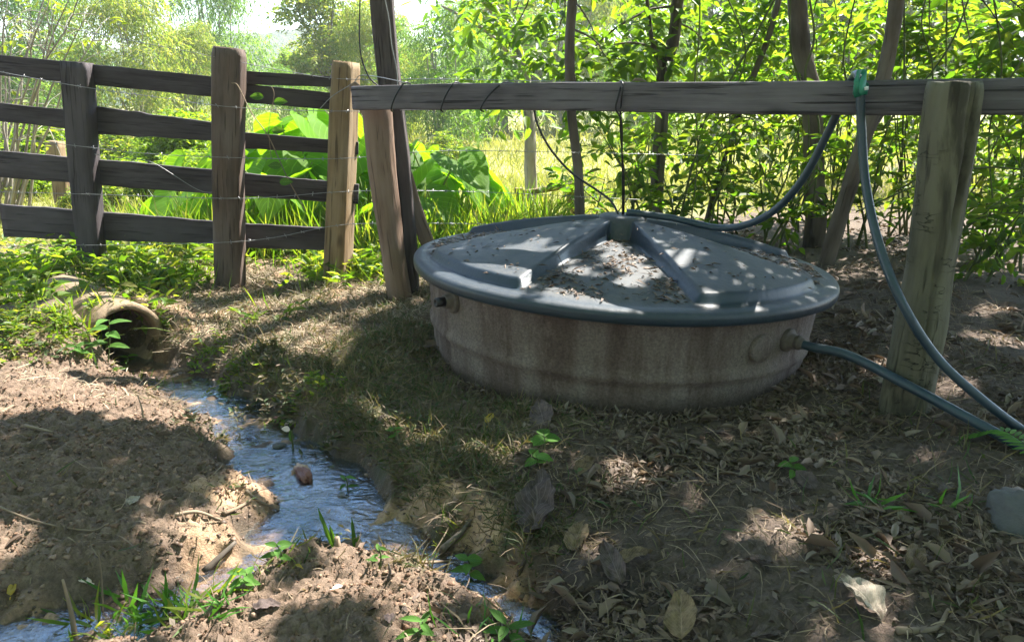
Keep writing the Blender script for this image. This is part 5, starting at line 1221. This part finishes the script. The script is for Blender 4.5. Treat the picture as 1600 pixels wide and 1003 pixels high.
# upright stakes and sprouts
def stake(px, py, top, r, label, mat, name='stake', cat='stick', tip=.3):
    b = gpt(px, py); b2 = np.array([b[0], b[1], b[2]-.05]); d = b[1]; t = at(top[0], top[1], d)
    mb = MB(); Pq = smooth_path([b2, b, (b+t)/2+[.004, 0, 0], t], 6); tube(mb, Pq, np.linspace(r, r*tip, len(Pq)), 7, (0, 1, .05), .1, px)
    return tag(mb.build(name, M[mat], None, True), label, cat)
stake(118, 1000, (98, 905), .011, 'broken green stalk sticking up at the bottom left corner', 'stick')
stake(160, 960, (154, 860), .005, 'thin pale dry stalk standing at the bottom left', 'stick')
stake(608, 915, (607, 880), .007, 'short dark stub standing on the soil mound', 'bark')
stake(812, 900, (822, 860), .010, 'dark wet stub standing below the biggest grey leaf', 'bark')
stake(225, 660, (215, 618), .006, 'small dry stub standing on the soil left of the stream', 'stick')
for px, py, tx, ty, lab in [(528, 862, 505, 795, 'taller pointed green shoot at the near edge of the stream'), (560, 860, 556, 812, 'shorter pointed green shoot at the near edge of the stream')]:
    b = gpt(px, py); t = at(tx, ty, b[1]); D = t-b; L = np.linalg.norm(D); s = thing('green_shoot', lab, 'shoot', b)
    for q in range(3):
        mb = blade(MB(), b+[.006*q-.006, 0, -.02], D+np.array([.25*(q-1)*L, .05, 0])*.4, np.array([.2*(q-1), -1, .2]), (L+.02)*[1, .6, .4][q], .015, 'lance', 9, 5, .02, .5, q*7.); mb.build('leaf_blade', M['plant'], s)
    mb = MB(); tube(mb, [b+[0, 0, -.03], b+[0, 0, .03]], [.014, .008], 8, (0, 1, .05)); mb.build('stem', M['stick'], s)
stream_shoot = thing('green_shoot', 'orange-tipped shoot standing in the middle of the stream above the husk', 'shoot', gpt(458, 712))
b = gpt(458, 712); b[2] = WATER_Z-.02
mb = MB(); tube(mb, smooth_path([b, at(457, 690, b[1]), at(455, 672, b[1])], 6), .004, 6, (0, 1, .1)); mb.build('stem', M['vine'], stream_shoot)
blade(MB(), at(456, 690, b[1]), np.array([-.05, 0, 1]), np.array([.3, -1, 0]), .055, .02, 'lance', 9, 5, .02, .3).build('leaf_blade', M['plant'], stream_shoot)
blade(MB(), at(453, 672, b[1]), np.array([-.7, -.2, .3]), np.array([.1, -.6, 1]), .035, .03, 'oval', 9, 5, .1, .3).build('petal', M['orange'], stream_shoot)
# leafy seedlings
def seedling(px, py, top, n, L, wr, label, name='seedling', mat='plant', pairs=False, kind='lance', up=.25, cat='plant'):
    b = gpt(px, py); t = at(top[0], top[1], b[1]); s = thing(name, label, cat, b); mb = MB(); Pq = smooth_path([b-[0, 0, .02], (b+t)/2+[.008, 0, 0], t], 6)
    tube(mb, Pq, np.linspace(.004, .0018, len(Pq)), 5, (0, 1, .05)); mb.build('stem', M['vine'], s)
    for i in range(n):
        f = 1-(i/max(1, n))*.75; c = b+(t-b)*f; a = i*2.4+px
        D = np.array([math.cos(a), math.sin(a)*.8-.15, up-.1*i/n]); blade(MB(), c, D, np.array([-D[0]*.3, -.35, 1]), L*R.uniform(.75, 1.1), L*wr, kind, 11, 7, .3, .3, R.uniform(0, 50)).build('leaf_blade', M[mat], s)
seedling(168, 566, (170, 500), 7, .105, .45, 'big-leaved seedling standing in front of the pipe mouth')
seedling(195, 575, (200, 556), 5, .07, .3, 'small narrow-leaved seedling at the right of the pipe mouth')
seedling(120, 560, (118, 540), 6, .075, .4, 'leafy seedling left of the pipe mouth')
seedling(735, 905, (730, 872), 6, .055, .5, 'bright seedling at the end of the stream below the dark stub')
seedling(850, 700, (852, 682), 4, .07, .75, 'seedling with round bright leaves below the leaning grey leaf', kind='oval')
seedling(835, 722, (838, 712), 4, .07, .5, 'flat green seedling between the two upright grey leaves')
seedling(440, 885, (432, 850), 6, .05, .4, 'small pale weed at the near edge of the stream')
seedling(380, 920, (385, 895), 5, .05, .5, 'small round-leaved weed at the left arm of the stream')
seedling(590, 890, (592, 855), 5, .04, .3, 'thin weed right of the green shoots', mat='plant')
seedling(1245, 740, (1235, 722), 5, .055, .5, 'dull green seedling above the sunlit patch on the right')
seedling(540, 775, (540, 745), 4, .05, .3, 'thin weed growing in the stream right of the husk')
seedling(620, 690, (615, 668), 6, .035, .45, 'yellowish weed on the bank above the stream')
seedling(800, 1000, (790, 975), 5, .07, .35, 'dark green seedling at the bottom edge left of the ribbed leaf')
seedling(650, 1000, (660, 970), 5, .06, .3, 'green seedling at the bottom edge below the mound')
def tuft(px, py, n, L, w, label, mat='fresh', name='grass_tuft', spread=.04, up=1.1, group='grass tufts'):
    b = gpt(px, py); B = b+np.stack([R.normal(0, spread, n), R.normal(0, spread*.7, n), np.full(n, -.01)], 1); B[:, 2] = height(B[:, 0], B[:, 1])
    V, P = leaf_geo(B, rdir(n, up, .5), rdir(n, .3), R.uniform(.5, 1.1, n)*L, R.uniform(.7, 1.2, n)*w, 'blade', .4, .2)
    return tag(MB().add(V, P).build(name, M[mat], None, False), label, 'grass tuft', group)
tuft(240, 965, 46, .13, .012, 'biggest bright grass tuft at the bottom left by the stream', spread=.06)
tuft(300, 955, 30, .12, .011, 'bright grass tuft just right of the biggest one', 'weed', spread=.04)
tuft(160, 985, 30, .12, .01, 'grass tuft left of the biggest one at the bottom edge', 'weed', spread=.05)
tuft(335, 960, 20, .09, .009, 'small tuft right of the bright grass at the bottom left', 'fresh', spread=.03)
tuft(1365, 795, 16, .14, .013, 'broad-bladed grass tuft in the right foreground above the sunlit patch', 'fresh', spread=.02, up=.5)
tuft(1490, 800, 14, .15, .011, 'broad-bladed grass tuft beside the grey stone', 'fresh', spread=.03, up=.4)
tuft(1500, 950, 22, .09, .005, 'fine grass tuft in the bottom right corner', 'turf', spread=.04)
tuft(905, 640, 26, .10, .005, 'grass tuft at the front foot of the tank', 'turf', spread=.04)
tuft(800, 640, 40, .09, .005, 'grass tuft at the left foot of the tank', 'turf', spread=.08)
tuft(740, 990, 24, .09, .007, 'dark grass tuft at the bottom edge in the middle', 'fresh', spread=.06)
tuft(440, 870, 26, .07, .004, 'thin grass tuft at the near stream edge', 'weed', spread=.06)
tuft(680, 860, 24, .07, .004, 'thin grass tuft at the fork of the stream', 'weed', spread=.05)
tuft(350, 690, 30, .06, .005, 'yellowish grass tuft on the left stream edge', 'turf', spread=.06)
tuft(235, 598, 26, .07, .006, 'grass tuft at the stream edge below the pipe', 'weed', spread=.06)
tuft(112, 505, 70, .14, .010, 'yellow-green grass tuft hanging over the left of the pipe', 'weed', spread=.10)
tuft(160, 480, 50, .12, .009, 'grass tuft on top of the pipe', 'weed', spread=.10)
tuft(390, 600, 40, .06, .005, 'yellow-green weeds on the right stream bank near the pipe', 'weed', spread=.08)
tuft(430, 575, 40, .06, .005, 'yellow-green weeds higher on the right stream bank', 'weed', spread=.08)
def weedlet(px, py, n, label, mat='weed', sp=.07):
    b = gpt(px, py); B = b+np.stack([R.normal(0, sp, n), R.normal(0, sp*.7, n), np.zeros(n)], 1); B[:, 2] = height(B[:, 0], B[:, 1])
    mb = MB(); D = unit(rdir(n, 1., .5)); twigs(mb, B, D, R.uniform(.03, .09, n), 7, .03, .013, 'oval', .1, 1.1, jl=.4)
    for i in range(0, n, 2): tube(mb, [B[i]-[0, 0, .01], B[i]+D[i]*.06], [.0016, .0008], 3, (.3, .8, .2))
    tag(mb.build('bank_weed', M[mat], None, False), label, 'weed', 'leafy weeds on the stream bank')
for px, py, n, lab in [(330, 555, 30, 'leafy weed clump on the right bank closest to the pipe'), (365, 590, 34, 'leafy weed clump hanging over the narrow start of the stream'), (405, 618, 40, 'leafy weed clump on the right bank above the orange scrap'),
                       (450, 640, 36, 'leafy weed clump on the bank right of the orange-tipped shoot'), (420, 555, 40, 'sunlit weed clump highest on the bank'), (480, 610, 34, 'weed clump in the middle of the grassy bank'), (520, 700, 24, 'weed clump low on the bank above the husk'),
                       (340, 690, 20, 'yellowish weed clump on the left edge of the stream'), (60, 545, 20, 'weed clump left of the pipe on the soil'), (105, 510, 26, 'weed clump hiding the left side of the pipe')]: weedlet(px, py, n, lab, 'turf' if n % 4 == 0 else 'weed')
for q, (s, o) in enumerate([(.12, .06), (.26, -.03), (.42, .05), (.34, .16), (.2, .17), (.55, .0)]):
    c = PIPE_M+PIPE_B*s+np.array([-PIPE_B[1], PIPE_B[0], 0])*o; n = 34; B = c+R.normal(0, .045, (n, 3))*[1, 1, 0]; B[:, 2] = PIPE_M[2]+.200*math.sqrt(max(.1, 1-(o/.178)**2))-.01
    mb = MB(); V, P = leaf_geo(B, rdir(n, .6, .5), rdir(n, .3), R.uniform(.05, .14, n), R.uniform(.005, .009, n), 'blade', .5, .2); mb.add(V, P); twigs(mb, B[::4], unit(rdir(len(B[::4]), .8, .5)), R.uniform(.04, .1, len(B[::4])), 6, .035, .014, 'oval', .15, 1.1)
    tag(mb.build('pipe_weed', M['turf' if q % 3 == 1 else 'weed'], None, False), ['weed tuft growing on the pipe just behind its rim', 'yellowish weed tuft in the middle of the pipe top', 'weed tuft further back on the pipe', 'weed tuft on the left flank of the pipe', 'weed tuft on the left of the pipe rim', 'weed tuft where the pipe vanishes into the bank'][q], 'weed', 'weeds growing over the drain pipe')
for px, py, lab in [(15, 505, 'weed clump at the left edge above the bare soil'), (48, 522, 'weed clump left of the pipe at the top of the soil'), (8, 545, 'weed clump low at the left edge of the soil'), (70, 495, 'weed clump behind the left flank of the pipe')]: weedlet(px, py, 34, lab, 'weed', .10)
# fern frond at the right edge
b = gpt(1618, 722, .03); fr = thing('fern_frond', 'bright green fern frond lying under the hoses at the right edge', 'fern', b)
e = gpt(1508, 688, .035); e2 = gpt(1690, 735, .03); Pq = smooth_path([e2, b, gpt(1560, 698, .06), e], 8)
mb = MB(); tube(mb, Pq, np.linspace(.003, .001, len(Pq)), 5, (.1, .2, 1)); mb.build('stem', M['vine'], fr)
mb = MB(); dv = unit(np.gradient(Pq, axis=0))
for i in range(1, len(Pq), 1):
    for k in range(2):
        s = i/len(Pq); L = .07*s**.0*(1-abs(s-.35))**1.2+.008; sd = unit(np.cross(dv[i], [0, 0, 1]))*(1 if k else -1)
        blade(mb, Pq[i], sd+dv[i]*.35+[0, 0, .15], np.array([0, -.3, 1.]), L, .015, 'lance', 6, 3, .2, .2, i*.7)
mb.build('leaflets', M['fern'], fr, False)
# climbing vine on the middle of the plank fence
vt = thing('climbing_vine', 'thin vine with pale leaves climbing the boards right of the middle post', 'vine', at(470, 350, 4.9))
mb = MB(); tube(mb, smooth_path([at(478, 330, 4.88), at(450, 280, 4.88), at(420, 215, 4.86), at(392, 175, 4.85), at(372, 135, 4.82), at(362, 130, 4.82)], 8), .0035, 5, (.3, 1, .1))
tube(mb, smooth_path([at(424, 250, 4.87), at(420, 200, 4.86), at(428, 150, 4.86), at(424, 135, 4.86)], 8), .002, 5, (.3, 1, .1)); mb.build('stem', M['stick'], vt)
mb = MB()
for a, b, d in ((412, 152, -1), (428, 160, 1), (437, 285, 1), (440, 260, -1), (425, 205, 1)): blade(mb, at(a, b, 4.85), np.array([d, -.2, .1]), np.array([.2*d, -1, .4]), .085, .05, 'lance', 9, 7, .2, .3, a)
mb.build('leaves', M['plant'], vt)
# husk in the stream, stones
def rock(px, py, r, mat, label, name='stone', cat='stone', z=None, rot=0., seed=0):
    p = gpt(px, py); p[2] = p[2] if z is None else z; n = 40; m = 24
    th = np.linspace(0, np.pi, m); ph = np.linspace(0, 2*np.pi, n, endpoint=False); T, Ph = np.meshgrid(th, ph)
    U = np.stack([np.sin(T)*np.cos(Ph), np.sin(T)*np.sin(Ph), np.cos(T)], -1); k = 1+(.34 if mat == 'husk' else .2)*fbm(U[..., 0]*1.6+seed+U[..., 2], U[..., 1]*1.6-U[..., 2]*1.3+seed, 4)
    V = (U*k[..., None]).reshape(-1, 3)*np.array(r); c, s = math.cos(rot), math.sin(rot); V = V@np.array([[c, s, 0], [-s, c, 0], [0, 0, 1]])+p
    i = np.arange(n)[:, None]*m; i2 = np.roll(np.arange(n), -1)[:, None]*m; j = np.arange(m-1)[None]
    return tag(MB().add(V, [np.stack([i+j, i+j+1, i2+j+1, i2+j], -1).reshape(-1, 4)]).build(name, M[mat], None, True, p), label, cat)
rock(474, 748, (.027, .07, .026), 'husk', 'reddish brown husk lying in the stream', 'husk', 'husk', WATER_Z+.008, .55, 3)
rock(1600, 815, (.10, .11, .09), 'stone', 'grey stone at the right edge of the foreground', seed=5)
rock(312, 752, (.022, .02, .016), 'clod', 'dark round clod on the left edge of the stream', 'clod', 'clod', seed=8)
rock(437, 703, (.03, .02, .012), 'stone', 'dark flat stone in the stream left of the orange-tipped shoot', 'stone', 'stone', WATER_Z, .2, 9)
rock(435, 660, (.024, .015, .018), 'husk', 'small rusty clump at the far edge of the stream beside the orange scrap', 'clod', 'clod', WATER_Z+.01, .2, 10)
rock(1180, 800, (.03, .02, .014), 'clod', 'small clod in the middle of the right foreground', 'clod', 'clod', None, .2, 12)

# ------------------------------------------------------------------ light, air, camera
w = bpy.data.worlds.new('World'); scene.world = w; w.use_nodes = True; nt = w.node_tree; nt.nodes.clear()
sky = nt.nodes.new('ShaderNodeTexSky'); sky.sky_type = 'NISHITA'; sky.sun_disc = False; sky.sun_elevation = SUN_EL; sky.sun_rotation = SUN_AZ
sky.air_density = 1.1; sky.dust_density = .1; sky.ozone_density = 1.0
bg = nt.nodes.new('ShaderNodeBackground'); bg.inputs[1].default_value = .095; ow = nt.nodes.new('ShaderNodeOutputWorld')
nt.links.new(sky.outputs[0], bg.inputs[0]); nt.links.new(bg.outputs[0], ow.inputs[0])
sl = bpy.data.lights.new('sun', 'SUN'); sl.energy = 5; sl.angle = math.radians(.5); sl.color = (1, .95, .86)
so = link(bpy.data.objects.new('sun', sl)); so.location = tuple(SUN*30); so.rotation_euler = Vector(tuple(SUN)).to_track_quat('Z', 'Y').to_euler()
cam = bpy.data.cameras.new('camera'); cam.sensor_width = 36; cam.lens = 36*F/1600; cam.clip_start = .05; cam.clip_end = 2000
co = link(bpy.data.objects.new('camera', cam)); co.location = (0, 0, EYE); co.rotation_euler = (math.pi/2-PITCH, 0, 0); scene.camera = co
HAZE = 0.0012
if HAZE:
    hm = bpy.data.materials.new('haze'); hm.use_nodes = True; t = hm.node_tree; t.nodes.clear(); v = t.nodes.new('ShaderNodeVolumePrincipled'); v.inputs['Density'].default_value = HAZE; v.inputs['Color'].default_value = (.93, .96, 1, 1); v.inputs['Anisotropy'].default_value = .35
    o = t.nodes.new('ShaderNodeOutputMaterial'); t.links.new(v.outputs[0], o.inputs['Volume'])
    mb = MB(); c = np.array([[a, b, d] for d in (-6., 60.) for b in (-40., 440.) for a in (-340., 340.)])
    mb.add(c, [[[0, 2, 3, 1], [4, 5, 7, 6], [0, 1, 5, 4], [2, 6, 7, 3], [0, 4, 6, 2], [1, 3, 7, 5]]]); h = mb.build('haze', hm, None, False); tag(h, 'bright sunny haze in the air over the meadow', 'haze', kind='stuff')
vs = scene.view_settings; vs.view_transform = 'Standard'; vs.look = 'None'; vs.exposure = 2.3; vs.gamma = 1; vs.use_curve_mapping = False
cy = scene.cycles; cy.max_bounces = 7; cy.diffuse_bounces = 3; cy.glossy_bounces = 3; cy.transmission_bounces = 5; cy.transparent_max_bounces = 8; cy.volume_bounces = 1
cy.use_denoising = True; cy.sample_clamp_indirect = 6; cy.caustics_reflective = False; cy.caustics_refractive = False
